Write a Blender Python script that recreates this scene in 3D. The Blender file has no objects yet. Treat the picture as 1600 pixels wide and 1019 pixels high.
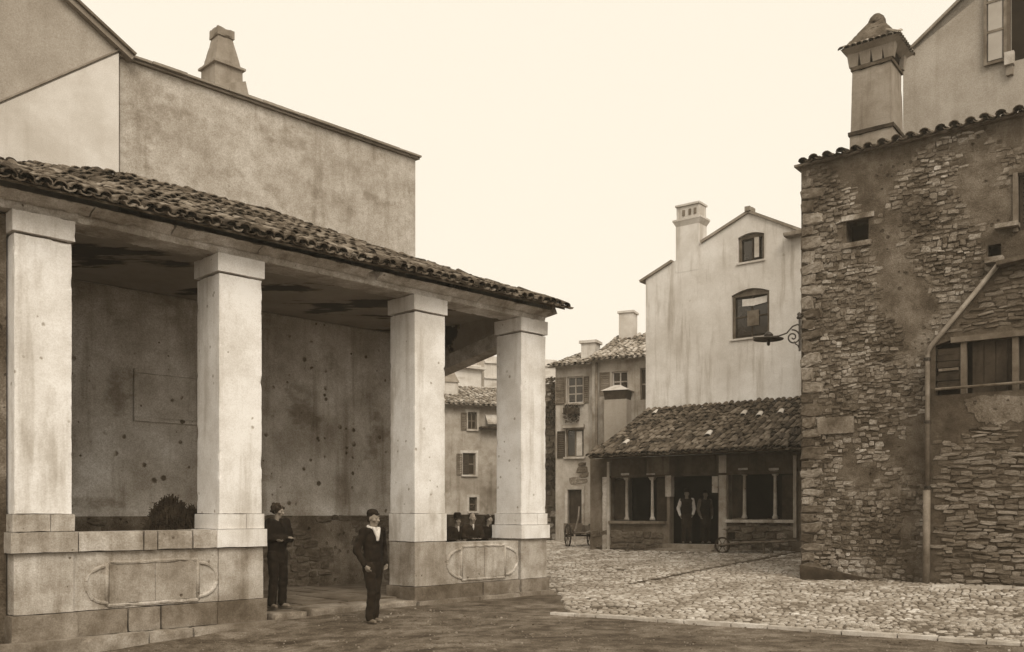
import bpy, bmesh, math, random
from mathutils import Vector, Matrix, noise as mnoise
from mathutils.geometry import tessellate_polygon
RND = random.Random(11)
SC = bpy.context.scene
COL = SC.collection

# ------------------------------------------------------------------ camera
FPX, CX, HZ, EYE = 1450.0, 800.0, 800.0, 1.68      # focal length / horizon of the view, in photograph pixels
cam_d = bpy.data.cameras.new('camera')
cam_d.sensor_fit = 'HORIZONTAL'; cam_d.sensor_width = 36.0
cam_d.lens = 36.0 * FPX / 1600.0
cam_d.shift_y = (HZ - 509.5) / 1600.0
cam_d.clip_start = 0.1; cam_d.clip_end = 2000
cam = bpy.data.objects.new('camera', cam_d); COL.objects.link(cam)
cam.location = (0, 0, EYE); cam.rotation_euler = (math.radians(90), 0, 0)
SC.camera = cam

# ------------------------------------------------------------------ sky and sun
SUN_TO = Vector((0.30, -0.95, 0.0)).normalized(); SUN_EL = math.radians(46)
w = bpy.data.worlds.new('World'); SC.world = w; w.use_nodes = True
nt = w.node_tree; nt.nodes.clear()
sky = nt.nodes.new('ShaderNodeTexSky'); sky.sky_type = 'NISHITA'; sky.sun_disc = False
sky.sun_elevation = SUN_EL; sky.sun_rotation = math.atan2(SUN_TO.x, SUN_TO.y)
sky.dust_density = 4.0; sky.air_density = 1.0
bw = nt.nodes.new('ShaderNodeRGBToBW')
flat = nt.nodes.new('ShaderNodeMath'); flat.operation = 'MULTIPLY_ADD'   # milky overcast: mostly even veil, some of the clear-sky gradient
flat.inputs[1].default_value = 0.30; flat.inputs[2].default_value = 9.7
tint = nt.nodes.new('ShaderNodeVectorMath'); tint.operation = 'SCALE'
tint.inputs[0].default_value = (1.0, 0.915, 0.765)
bg = nt.nodes.new('ShaderNodeBackground'); bg.inputs[1].default_value = 0.10
out = nt.nodes.new('ShaderNodeOutputWorld')
nt.links.new(sky.outputs[0], bw.inputs[0]); nt.links.new(bw.outputs[0], flat.inputs[0])
nt.links.new(flat.outputs[0], tint.inputs['Scale']); nt.links.new(tint.outputs[0], bg.inputs[0]); nt.links.new(bg.outputs[0], out.inputs[0])

sun_d = bpy.data.lights.new('sun', 'SUN'); sun_d.energy = 2.2; sun_d.angle = math.radians(32)
sun_d.color = (1.0, 0.92, 0.78)
sun = bpy.data.objects.new('sun', sun_d); COL.objects.link(sun)
sv = Vector((SUN_TO.x * math.cos(SUN_EL), SUN_TO.y * math.cos(SUN_EL), math.sin(SUN_EL)))
sun.rotation_euler = sv.to_track_quat('Z', 'Y').to_euler(); sun.location = sv * 60

SC.render.engine = 'CYCLES'
SC.view_settings.view_transform = 'Standard'; SC.view_settings.look = 'None'
SC.view_settings.exposure = 0.0; SC.view_settings.gamma = 1.0
SC.view_settings.use_curve_mapping = False
SC.cycles.use_denoising = True
SC.cycles.max_bounces = 6; SC.cycles.diffuse_bounces = 4

# ------------------------------------------------------------------ helpers
def sep(v):                                   # a sepia print: tone from a grey value
    return (v, 0.99 * v ** 1.107, 1.0 * v ** 1.255, 1.0)

class Frame:
    """a facade: s runs along it (to the right), D goes in behind it, z up"""
    def __init__(self, O, ang):
        self.O = O; self.ang = ang
        self.e = (math.cos(ang), math.sin(ang)); self.n = (-math.sin(ang), math.cos(ang))
    def shift(self, s, D):
        return Frame((self.O[0] + s * self.e[0] + D * self.n[0], self.O[1] + s * self.e[1] + D * self.n[1]), self.ang)
    def s(self, px, D=0.0):
        k = (px - CX) / FPX
        Ox = self.O[0] + D * self.n[0]; Oy = self.O[1] + D * self.n[1]
        return (k * Oy - Ox) / (self.e[0] - k * self.e[1])
    def Y(self, px, D=0.0):
        return self.O[1] + D * self.n[1] + self.s(px, D) * self.e[1]
    def z(self, px, py, D=0.0):
        return EYE + (HZ - py) * self.Y(px, D) / FPX
    def p(self, px, py, D=0.0):
        return (self.s(px, D), self.z(px, py, D))
    def world(self, s, D, z=0.0):
        return Vector((self.O[0] + s * self.e[0] + D * self.n[0], self.O[1] + s * self.e[1] + D * self.n[1], z))

def smooth01(a, b, x):
    t = max(0.0, min(1.0, (x - a) / (b - a))); return t * t * (3 - 2 * t)
def ground_z(x, y):
    u = 0.0434 * max(0.0, x - 0.7) * smooth01(12.5, 19, y)
    v = 0.029 * max(0.0, min(y, 31.0) - 19.25)
    l = -0.085 * max(0.0, min(3.0, 15.2 - y)) * smooth01(-0.5, -4.0, x)
    return u + v + l

class MB:
    def __init__(self): self.v = []; self.f = []
    def add(self, vs, fs):
        o = len(self.v); self.v.extend(vs); self.f.extend([tuple(i + o for i in f) for f in fs]); return self
    def box(self, x0, x1, y0, y1, z0, z1):
        vs = [(x0,y0,z0),(x1,y0,z0),(x1,y1,z0),(x0,y1,z0),(x0,y0,z1),(x1,y0,z1),(x1,y1,z1),(x0,y1,z1)]
        return self.add(vs, [(0,3,2,1),(4,5,6,7),(0,1,5,4),(1,2,6,5),(2,3,7,6),(3,0,4,7)])
    def frustum(self, c, a0, b0, z0, a1, b1, z1):           # half sizes a,b at z0 and z1
        x, y = c
        vs = [(x-a0,y-b0,z0),(x+a0,y-b0,z0),(x+a0,y+b0,z0),(x-a0,y+b0,z0),(x-a1,y-b1,z1),(x+a1,y-b1,z1),(x+a1,y+b1,z1),(x-a1,y+b1,z1)]
        return self.add(vs, [(0,3,2,1),(4,5,6,7),(0,1,5,4),(1,2,6,5),(2,3,7,6),(3,0,4,7)])
    def prism(self, pts, y0, y1, holes=()):                 # polygon(s) in x,z pushed from y0 to y1
        loops = [list(pts)] + [list(h) for h in holes]
        flatp = [p for l in loops for p in l]
        tris = tessellate_polygon([[Vector((p[0], p[1], 0)) for p in l] for l in loops])
        n = len(flatp)
        vs = [(p[0], y0, p[1]) for p in flatp] + [(p[0], y1, p[1]) for p in flatp]
        fs = [tuple(t) for t in tris] + [(t[2]+n, t[1]+n, t[0]+n) for t in tris]
        o = 0
        for l in loops:
            m = len(l)
            for i in range(m):
                j = (i + 1) % m; fs.append((o+i, o+j, o+j+n, o+i+n))
            o += m
        return self.add(vs, fs)
    def tube(self, path, r, seg=8, closed=False, r2=None, caps=True):
        P = [Vector(p) for p in path]; n = len(P); vs = []; fs = []
        up = Vector((0.13, 0.21, 1)).normalized()
        for i, p in enumerate(P):
            a = P[(i-1) % n] if (closed or i) else p
            b = P[(i+1) % n] if (closed or i < n-1) else p
            t = (b - a).normalized()
            x = t.cross(up)
            if x.length < 0.08: x = t.cross(Vector((1, 0.2, 0)))
            x.normalize(); y = t.cross(x)
            rr = r if r2 is None else r + (r2 - r) * i / max(1, n-1)
            for k in range(seg):
                an = 2*math.pi*k/seg; q = p + (x*math.cos(an) + y*math.sin(an)) * rr
                vs.append(tuple(q))
        for i in range(n if closed else n-1):
            j = (i+1) % n
            for k in range(seg):
                l = (k+1) % seg; fs.append((i*seg+k, i*seg+l, j*seg+l, j*seg+k))
        if not closed and caps:
            fs.append(tuple(range(seg-1, -1, -1))); fs.append(tuple(range((n-1)*seg, n*seg)))
        return self.add(vs, fs)
    def lathe(self, c, prof, seg=16):                       # profile [(r,z)...]
        vs = []; fs = []; n = len(prof)
        for r, z in prof:
            for k in range(seg):
                a = 2*math.pi*k/seg; vs.append((c[0]+r*math.cos(a), c[1]+r*math.sin(a), c[2]+z))
        for i in range(n-1):
            for k in range(seg):
                l = (k+1) % seg; fs.append((i*seg+k, i*seg+l, (i+1)*seg+l, (i+1)*seg+k))
        fs.append(tuple(range(seg-1, -1, -1))); fs.append(tuple(range((n-1)*seg, n*seg)))
        return self.add(vs, fs)
    def mesh(self, name, recalc=True):
        me = bpy.data.meshes.new(name); me.from_pydata(self.v, [], self.f); me.update()
        if recalc:
            bm = bmesh.new(); bm.from_mesh(me); bmesh.ops.recalc_face_normals(bm, faces=bm.faces); bm.to_mesh(me); bm.free()
        return me
    def build(self, name, mat, parent=None, bevel=0.0, smooth=False, recalc=True, rough=0.0):
        me = self.mesh(name, recalc); me.materials.append(mat)
        o = bpy.data.objects.new(name, me); COL.objects.link(o); o.parent = parent
        if smooth: me.polygons.foreach_set('use_smooth', [True]*len(me.polygons))
        if bevel:
            b = o.modifiers.new('bevel', 'BEVEL'); b.width = bevel; b.segments = 2; b.limit_method = 'ANGLE'; b.angle_limit = math.radians(40)
        return o

def worn(o, cut=0.16, amp=0.012, scale=4.0, chip=1.0):
    """wears a stone: subdivide, wobble the faces a little and knock chips out of the edges"""
    cut = max(0.055, cut * 0.6)
    me = o.data; bm = bmesh.new(); bm.from_mesh(me); bm.normal_update()
    for _ in range(8):
        es = [e for e in bm.edges if e.calc_length() > cut]
        if not es: break
        bmesh.ops.subdivide_edges(bm, edges=es, cuts=1, use_grid_fill=True)
        if len(bm.verts) > 9000: break
    bm.normal_update()
    off = Vector((RND.uniform(0, 50), RND.uniform(0, 50), RND.uniform(0, 50)))
    mv = []
    for v in bm.verts:
        q = v.co * scale * 0.7 + off
        d = Vector((mnoise.noise(q), mnoise.noise(q + Vector((9, 3, 1))), mnoise.noise(q + Vector((2, 17, 5))))) * amp * 0.45
        if any(len(e.link_faces) == 2 and e.calc_face_angle(0) > 0.6 for e in v.link_edges):
            k = mnoise.noise(v.co * 6.5 + off) ; k2 = mnoise.noise(v.co * 17 + off)
            d -= v.normal * (max(0.0, k - 0.18) * 3.2 + max(0.0, k2 - 0.25) * 1.2 + 0.25) * amp * chip
        mv.append(d)
    for v, d in zip(bm.verts, mv): v.co += d
    bm.to_mesh(me); bm.free()
    return o

def link(name, me, parent, loc=(0,0,0), rot=(0,0,0), scl=(1,1,1)):
    o = bpy.data.objects.new(name, me); COL.objects.link(o); o.parent = parent
    o.location = loc; o.rotation_euler = rot; o.scale = scl
    return o
def tag(o, label=None, cat=None, group=None, kind=None):
    if label: o['label'] = label
    if cat: o['category'] = cat
    if group: o['group'] = group
    if kind: o['kind'] = kind
    return o
def thing(name, label, cat, frame=None, loc=None, rz=0.0, group=None):
    o = bpy.data.objects.new(name, None); COL.objects.link(o)
    if frame is not None:
        o.location = (frame.O[0], frame.O[1], 0); o.rotation_euler = (0, 0, frame.ang)
    else:
        o.location = loc; o.rotation_euler = (0, 0, rz)
    o.empty_display_size = 0.3
    return tag(o, label, cat, group)

# ------------------------------------------------------------------ materials
def mat(name, lo, hi, scale=2.0, blotch=0.25, streak=0.0, spots=0.0, spot_scale=3.0, spot_size=0.12, grain=0.12, bump=0.3, bump_scale=30.0,
        rough=0.9, island=0.0, spec=0.25, stain=0.0, stain_scale=(0.5, 0.5, 2.0), stain_edge=(0.56, 0.66), metal=0.0, wear=None):
    m = bpy.data.materials.new(name); m.use_nodes = True
    t = m.node_tree; N = t.nodes; L = t.links; N.clear()
    def nd(ty, **kw):
        n = N.new(ty)
        for k, v in kw.items(): setattr(n, k, v)
        return n
    def math_(op, a, b=None, c=None):
        n = nd('ShaderNodeMath', operation=op)
        for i, q in enumerate((a, b, c)):
            if q is None: continue
            if isinstance(q, (int, float)): n.inputs[i].default_value = q
            else: L.new(q, n.inputs[i])
        return n.outputs[0]
    tc = nd('ShaderNodeTexCoord'); vec = tc.outputs['Object']
    wpos_ = nd('ShaderNodeNewGeometry').outputs['Position']
    def noise(sc, detail=6, rgh=0.6, vscale=None, off=0.0, world=False):
        vec = wpos_ if world else tc.outputs['Object']
        v = vec
        if vscale is not None or off:
            mp = nd('ShaderNodeMapping'); L.new(vec, mp.inputs[0])
            if vscale is not None: mp.inputs['Scale'].default_value = vscale
            mp.inputs['Location'].default_value = (off, off*0.7, off*1.3); v = mp.outputs[0]
        n = nd('ShaderNodeTexNoise'); n.inputs['Scale'].default_value = sc; n.inputs['Detail'].default_value = detail
        n.inputs['Roughness'].default_value = rgh; L.new(v, n.inputs['Vector']); return n.outputs[0]
    def smap(v, a, b, c, d):
        n = nd('ShaderNodeMapRange', interpolation_type='SMOOTHSTEP'); L.new(v, n.inputs[0])
        for i, q in enumerate((a, b, c, d)): n.inputs[i+1].default_value = q
        return n.outputs[0]
    n1 = noise(scale, 9, 0.68)
    v = smap(n1, 0.28, 0.72, lo, hi)
    n2 = noise(min(scale, 5) * 0.23, 5, 0.6, off=3.1, world=True)
    v = math_('MULTIPLY', v, smap(n2, 0.3, 0.7, 1 - blotch, 1 + blotch))
    if streak:
        n3 = noise(1.0, 6, 0.65, vscale=(3.2, 3.2, 0.28), off=7.0, world=True)
        v = math_('MULTIPLY', v, smap(n3, 0.48, 0.72, 1.0, 1 - streak))
    if stain:
        n4 = noise(1.0, 6, 0.6, vscale=stain_scale, off=5.0, world=True)
        v = math_('MULTIPLY', v, smap(n4, stain_edge[0], stain_edge[1], 1.0, 1 - stain))
    spot_v = None
    if spots:
        vo = nd('ShaderNodeTexVoronoi'); vo.inputs['Scale'].default_value = spot_scale; vo.inputs['Randomness'].default_value = 1.0
        wn = noise(spot_scale * 2.2, 6, 0.75, off=1.7)
        L.new(vec, vo.inputs['Vector'])
        sx = nd('ShaderNodeSeparateColor'); L.new(vo.outputs['Color'], sx.inputs[0])
        cell = math_('MULTIPLY_ADD', math_('POWER', sx.outputs[0], 2.5), 1.5, 0.22)            # pocks of very different sizes
        d = math_('DIVIDE', math_('ADD', vo.outputs['Distance'], math_('MULTIPLY', math_('SUBTRACT', wn, 0.5), 0.34)), cell)
        gate = smap(noise(spot_scale * 0.3, 3, 0.6, off=12.0), 0.45, 0.58, 0.0, 1.0)
        sp = math_('MULTIPLY', smap(d, spot_size * 0.55, spot_size, 1.0, 0.0), gate)
        spot_v = sp
        v = math_('MULTIPLY', v, math_('SUBTRACT', 1.0, math_('MULTIPLY', sp, spots)))
    if island:
        g = nd('ShaderNodeNewGeometry'); oi = nd('ShaderNodeObjectInfo')
        r = math_('FRACT', math_('ADD', g.outputs['Random Per Island'], math_('MULTIPLY', oi.outputs['Random'], 7.31)))
        v = math_('MULTIPLY', v, math_('MULTIPLY_ADD', r, 2 * island, 1 - island))
    gr = noise(bump_scale * 1.7, 5, 0.7, off=2.2)
    v = math_('MULTIPLY', v, smap(gr, 0.25, 0.75, 1 - grain, 1 + grain))
    v = math_('MAXIMUM', math_('MINIMUM', v, 0.86), 0.004)
    cc = nd('ShaderNodeCombineColor')
    L.new(v, cc.inputs[0])
    L.new(math_('MULTIPLY', math_('POWER', v, 1.107), 0.99), cc.inputs[1])
    L.new(math_('POWER', v, 1.255), cc.inputs[2])
    bs = nd('ShaderNodeBsdfPrincipled'); L.new(cc.outputs[0], bs.inputs['Base Color'])
    bs.inputs['Roughness'].default_value = rough; bs.inputs['Specular IOR Level'].default_value = spec; bs.inputs['Metallic'].default_value = metal
    if bump:
        h = math_('ADD', math_('MULTIPLY', noise(bump_scale, 8, 0.7, off=4.4), 0.6), math_('MULTIPLY', n1, 1.2))
        if spot_v is not None: h = math_('SUBTRACT', h, math_('MULTIPLY', spot_v, 0.8))
        b = nd('ShaderNodeBump'); b.inputs['Strength'].default_value = bump; b.inputs['Distance'].default_value = 0.03
        L.new(h, b.inputs['Height']); L.new(b.outputs[0], bs.inputs['Normal'])
    o = nd('ShaderNodeOutputMaterial'); L.new(bs.outputs[0], o.inputs[0])
    return m

M = {}
M['dirt'] = mat('packed_dirt', 0.05, 0.19, 3.2, blotch=0.4, bump=1.0, bump_scale=22, grain=0.5, stain=0.45, stain_scale=(0.30, 1.6, 1))
M['bed'] = mat('cobble_bed', 0.09, 0.2, 3.0, bump=0.5)
M['cobble'] = mat('cobble_stone', 0.21, 0.39, 5.0, island=0.4, bump=0.35, rough=0.75, spec=0.35, blotch=0.28)
M['gutter'] = mat('dark_gutter_stone', 0.035, 0.09, 4.0, bump=0.4)  # plain dark stone tone, for the gutter and the wall base
M['kerb'] = mat('kerb_stone', 0.36, 0.54, 4.0, island=0.12, bump=0.4)
M['white_stone'] = mat('white_limestone', 0.66, 0.85, 1.7, blotch=0.14, streak=0.28, spots=0.5, spot_scale=5.5, spot_size=0.15, bump=0.22, grain=0.12, stain=0.34, stain_scale=(1.4, 1.4, 0.5), stain_edge=(0.56, 0.72))
M['grey_stone'] = mat('grey_limestone', 0.26, 0.5, 2.4, blotch=0.3, streak=0.35, spots=0.6, spot_scale=7, spot_size=0.13, island=0.10, bump=0.5, grain=0.25)
M['plinth'] = mat('plinth_stone', 0.12, 0.28, 2.4, blotch=0.4, streak=0.2, island=0.14, bump=0.45, grain=0.25)
M['beam'] = mat('beam_plaster', 0.38, 0.7, 3.2, blotch=0.35, streak=0.3, spots=0.6, spot_scale=8, bump=0.9, stain=0.4, stain_scale=(0.8, 0.8, 3), grain=0.25)
M['soffit'] = mat('old_wood', 0.10, 0.20, 3.0, streak=0.2, bump=0.4)
M['ceiling'] = mat('ceiling_plaster', 0.26, 0.36, 1.5, blotch=0.2, stain=0.9, stain_scale=(0.42, 1.1, 1), stain_edge=(0.53, 0.58), bump=0.4)
M['inner_wall'] = mat('inner_plaster', 0.36, 0.6, 1.3, blotch=0.34, streak=0.35, spots=0.8, spot_scale=5.5, spot_size=0.24, bump=0.5, stain=0.4, stain_scale=(0.6, 0.6, 0.9), grain=0.3)
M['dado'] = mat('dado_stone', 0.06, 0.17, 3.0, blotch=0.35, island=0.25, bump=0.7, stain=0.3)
M['floor'] = mat('flag_stone', 0.09, 0.18, 3.0, island=0.2, bump=0.4)
M['house_grey'] = mat('weathered_grey_render', 0.31, 0.5, 2.4, blotch=0.16, streak=0.3, spots=0.25, spot_scale=2.4, spot_size=0.1, bump=0.35, stain=0.25, stain_scale=(0.9, 0.9, 1.6), grain=0.3)
M['shop_wall'] = mat('shaded_render', 0.09, 0.21, 1.4, blotch=0.3, streak=0.35, bump=0.5, stain=0.4, stain_scale=(0.6, 0.6, 0.8), grain=0.2)  # the shop front's shadow is put into this dark wall colour
M['render_mid'] = mat('dull_render', 0.3, 0.4, 1.0, blotch=0.14, streak=0.12, bump=0.3, grain=0.2)
M['whitewash'] = mat('whitewash', 0.5, 0.66, 0.9, blotch=0.16, streak=0.14, stain=0.24, stain_scale=(0.35, 0.35, 1.5), bump=0.25)
M['pale_render'] = mat('pale_render', 0.55, 0.69, 1.0, blotch=0.16, streak=0.35, stain=0.35, stain_scale=(0.45, 0.45, 0.3), stain_edge=(0.55, 0.72), spots=0.2, spot_scale=1.8, bump=0.3)
M['far_render'] = mat('stained_render', 0.28, 0.46, 1.6, blotch=0.25, streak=0.4, stain=0.35, stain_scale=(0.5, 0.5, 0.4), bump=0.3, grain=0.2)
M['chimney'] = mat('chimney_render', 0.2, 0.32, 1.6, blotch=0.18, streak=0.3, bump=0.4)
M['chimney_pale'] = mat('pale_chimney_render', 0.46, 0.60, 1.6, blotch=0.15, streak=0.3, bump=0.3)
M['tile'] = mat('clay_tile', 0.045, 0.17, 5.0, island=0.75, blotch=0.2, bump=0.4, rough=0.85)
M['tile_dark'] = mat('sooty_clay_tile', 0.03, 0.12, 5.0, island=0.7, blotch=0.25, bump=0.4, rough=0.85)
M['fascia'] = mat('shaded_board', 0.04, 0.09, 4.0, streak=0.4, bump=0.4)  # dark wood, darkened further to carry the shade under the shop eave
M['tile_pale'] = mat('bleached_clay_tile', 0.17, 0.34, 5.0, island=0.55, blotch=0.2, bump=0.4, rough=0.85)
M['mortar'] = mat('rough_mortar', 0.07, 0.2, 2.6, blotch=0.4, streak=0.25, spots=0.5, spot_scale=9, spot_size=0.3, bump=1.0, bump_scale=26, grain=0.4, stain=0.35, stain_scale=(0.7, 0.7, 0.5))
M['rubble'] = mat('rubble_stone', 0.09, 0.3, 3.5, island=0.5, blotch=0.4, bump=0.6, grain=0.3, stain=0.35, stain_scale=(0.7, 0.7, 0.5))
M['annex_stone'] = mat('thin_bedded_stone', 0.08, 0.22, 3.5, island=0.45, blotch=0.3, bump=0.6, grain=0.2)
M['annex_mortar'] = mat('dark_mortar', 0.04, 0.12, 2.6, blotch=0.35, bump=0.8, grain=0.2)
M['wood_dark'] = mat('dark_wood', 0.025, 0.06, 4.0, streak=0.4, bump=0.4, rough=0.8)
M['wood_mid'] = mat('grey_wood', 0.10, 0.20, 4.0, streak=0.4, island=0.2, bump=0.4, rough=0.85)
M['wood_pale'] = mat('bleached_wood', 0.32, 0.48, 4.0, streak=0.3, island=0.15, bump=0.3)
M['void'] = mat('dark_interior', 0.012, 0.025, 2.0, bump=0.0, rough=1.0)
M['glass'] = mat('window_glass', 0.02, 0.04, 1.0, bump=0.03, rough=0.12, spec=0.6, grain=0.0)
M['glass_pale'] = mat('sky_lit_glass', 0.30, 0.40, 1.0, bump=0.03, rough=0.15, spec=0.7, grain=0.05)  # pale base colour stands in for sky reflected in the panes
M['iron'] = mat('black_iron', 0.015, 0.035, 6.0, bump=0.2, rough=0.55, spec=0.4)
M['pipe'] = mat('zinc_pipe', 0.15, 0.25, 5.0, streak=0.3, bump=0.2, rough=0.6, spec=0.4)
M['pipe_dark'] = mat('cast_iron_pipe', 0.12, 0.22, 5.0, bump=0.3, rough=0.6)
M['skin'] = mat('skin', 0.2, 0.28, 8.0, blotch=0.1, bump=0.05, rough=0.6, grain=0.04)
M['hair'] = mat('dark_hair', 0.02, 0.05, 14.0, bump=0.5, rough=0.7)
M['cloth_dark'] = mat('dark_wool', 0.008, 0.02, 9.0, bump=0.35, rough=0.95, grain=0.15)
M['cloth_brown'] = mat('worn_wool', 0.012, 0.03, 9.0, bump=0.35, rough=0.95, grain=0.15)
M['cloth_white'] = mat('white_linen', 0.5, 0.66, 9.0, blotch=0.08, bump=0.2, rough=0.9)
M['leather'] = mat('worn_leather', 0.08, 0.22, 9.0, bump=0.3, rough=0.6)
M['twig'] = mat('dry_twig', 0.020, 0.055, 6.0, island=0.4, bump=0.0)
M['pebble'] = mat('pebble', 0.08, 0.24, 6.0, island=0.5, bump=0.2)
M['leaf'] = mat('leaf', 0.05, 0.10, 6.0, island=0.4, bump=0.0)

# ------------------------------------------------------------------ piece generators
def tile_geo(L=0.44, w0=0.195, w1=0.155, h=0.082, t=0.017, seg=5, flip=False):
    vs = []; fs = []
    for y, w in ((0, w0), (L, w1)):
        for rr in (1.0, 1.0 - 2*t/w):
            for k in range(seg+1):
                a = math.pi * k / seg
                x = -math.cos(a) * w/2 * rr; z = math.sin(a) * (h * w/w0 if rr == 1.0 else h * w/w0 - t)
                if flip: z = -z + h
                vs.append((x, y, z))
    n = seg+1
    for k in range(seg):
        fs.append((k, k+1, 2*n+k+1, 2*n+k)); fs.append((n+k+1, n+k, 3*n+k, 3*n+k+1))
        fs.append((k+1, k, n+k, n+k+1)); fs.append((2*n+k, 2*n+k+1, 3*n+k+1, 3*n+k))
    fs.append((0, 2*n, 3*n, n)); fs.append((seg, n+seg, 3*n+seg, 2*n+seg))
    return vs, fs
TILE = tile_geo(); PAN = tile_geo(w0=0.18, w1=0.18, h=0.055, seg=4, flip=True)
_tm = {}
def tile_mesh(m):
    if m.name not in _tm:
        me = MB().add(*TILE).mesh('roof_tile'); me.materials.append(m)
        me.polygons.foreach_set('use_smooth', [False]*len(me.polygons)); _tm[m.name] = me
    return _tm[m.name]

def tiled_slope(roof, s0, s1, d0, d1, z0, z1, mt, singles, spacing=0.225, expo=0.345, pick=None, sag=0.03, jumble=1.0, hump=None):
    """barrel tiles on a slope that climbs from (d0,z0) to (d1,z1); `singles` of them are objects, the others one mesh"""
    th = math.atan2(z1 - z0, d1 - d0); Ls = math.hypot(z1 - z0, d1 - d0)
    nc = int((s1 - s0) / spacing); nr = int(Ls / expo) + 1
    cells = []
    for c in range(nc):
        wob = RND.uniform(-0.02, 0.02)
        for r in range(nr):
            cells.append((c, r, wob))
    order = sorted(cells, key=(pick if pick else (lambda q: (q[1], q[0]))))
    chosen = set((c, r) for c, r, _ in order[:singles])
    mb = MB(); ct, st = math.cos(th), math.sin(th)
    me = tile_mesh(mt)
    for c, r, wob in cells:
        s = s0 + (c + 0.5) * spacing + wob + RND.uniform(-0.014, 0.014)
        l = r * expo - 0.05 + RND.uniform(-0.06, 0.05)
        bowl = -sag * math.sin(math.pi * min(1, max(0, r * expo / Ls))) + 0.018 * mnoise.noise(Vector((s * 0.9, l * 0.8, 3)))
        if hump: bowl += hump(s) * max(0.0, l) / Ls
        lift = 0.055 + RND.uniform(-0.006, 0.014)*jumble + bowl
        jm = (1.9 if RND.random() < 0.25 else 1.0) * jumble; rz = RND.uniform(-0.11, 0.11)*jm; rx = th - 0.03 + RND.uniform(-0.05, 0.07)*jm; ry = RND.uniform(-0.12, 0.12)*jm
        loc = (s, d0 + l*ct - lift*st, z0 + l*st + lift*ct)
        from_m = Matrix.Translation(loc) @ Matrix.Rotation(rx, 4, 'X') @ Matrix.Rotation(rz, 4, 'Z') @ Matrix.Rotation(ry, 4, 'Y')
        if (c, r) in chosen:
            o = bpy.data.objects.new('roof_tile', me); COL.objects.link(o); o.parent = roof; o.matrix_local = from_m
        else:
            mb.add([tuple(from_m @ Vector(v)) for v in TILE[0]], TILE[1])
        # channel tile below
        pm = Matrix.Translation((s + spacing/2, d0 + (l - 0.03)*ct - (0.004 + bowl)*st, z0 + (l - 0.03)*st + (0.004 + bowl)*ct)) @ Matrix.Rotation(th - 0.03, 4, 'X')
        mb.add([tuple(pm @ Vector(v)) for v in PAN[0]], PAN[1])
    o = mb.build('roof_tile_field', mt, roof, recalc=False); tag(o, kind='stuff')

def stone_geo(rnd):
    n = 7; vs = []; fs = []; pts = []
    cor = [(-.5, -.5), (0.05, -.5), (.5, -.42), (.5, .2), (.38, .5), (-.2, .5), (-.5, .35)]
    if rnd.random() < .5: cor = [(-x, z) for x, z in cor][::-1]
    for x, z in cor: pts.append((x + rnd.uniform(-.10, .10), z + rnd.uniform(-.10, .10)))
    tx, tz = rnd.uniform(-.5, .5), rnd.uniform(-.5, .5)
    for x, z in pts: vs.append((x, 0.6, z))
    for x, z in pts: vs.append((x*0.98, -0.55 + tx*x + tz*z, z*0.98))
    for x, z in pts:
        q = rnd.uniform(0.74, 0.9); vs.append((x*q, -1.0 + tx*x + tz*z + rnd.uniform(-0.18, 0.18), z*q))
    for k in range(n):
        j = (k+1) % n
        fs.append((k, j, n+j, n+k)); fs.append((n+k, n+j, 2*n+j, 2*n+k))
    vs.append((rnd.uniform(-.1, .1), -1.0 + rnd.uniform(-.2, .1), rnd.uniform(-.1, .1)))
    for k in range(n): fs.append((2*n+k, 2*n+(k+1) % n, 3*n))
    return vs, fs
STONES = [stone_geo(RND) for _ in range(12)]
_sm = {}
def stone_mesh(k, m):
    key = (k, m.name)
    if key not in _sm:
        me = MB().add(*STONES[k]).mesh('stone'); me.materials.append(m); _sm[key] = me
    return _sm[key]
def stones_into(parent, specs, m, singles, name='stone', field='stone_field'):
    """specs: (s, D, z, w, h, proud)"""
    order = sorted(range(len(specs)), key=lambda i: -specs[i][3]*specs[i][4])
    big = set(order[:singles]); mb = MB()
    for i, (s, D, z, ww, hh, pr) in enumerate(specs):
        k = RND.randrange(12); rot = RND.choice((0, math.pi)) + RND.uniform(-0.16, 0.16)
        if i in big:
            link(name, stone_mesh(k, m), parent, (s, D, z), (0, rot, 0), (ww, pr, hh))
        else:
            mt_ = Matrix.Translation((s, D, z)) @ Matrix.Rotation(rot, 4, 'Y') @ Matrix.Diagonal((ww, pr, hh, 1))
            mb.add([tuple(mt_ @ Vector(v)) for v in STONES[k][0]], STONES[k][1])
    if mb.v:
        tag(mb.build(field, m, parent), kind='stuff')
def courses(s0, s1, z0, z1, hr, wr, skip=None, proud=(0.02, 0.05), D=0.0, gap=0.012):
    out = []; z = z0
    while z < z1:
        h = RND.uniform(*hr); s = s0 + RND.uniform(-0.05, 0.0)
        while s < s1:
            ww = RND.uniform(*wr)
            c = s + ww/2; cz = z + h/2 + RND.uniform(-0.035, 0.035)
            if c + ww/2 <= s1 + 0.02 and c - ww/2 >= s0 - 0.02:
                k = skip(c, cz, ww, h) if skip else 1.0
                if k > 0:
                    hh = h * RND.uniform(0.7, 1.12)
                    out.append((c, D, cz, ww - gap, hh - gap, RND.uniform(*proud) * k))
            s += ww
        z += h * 0.97
    return out

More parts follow.
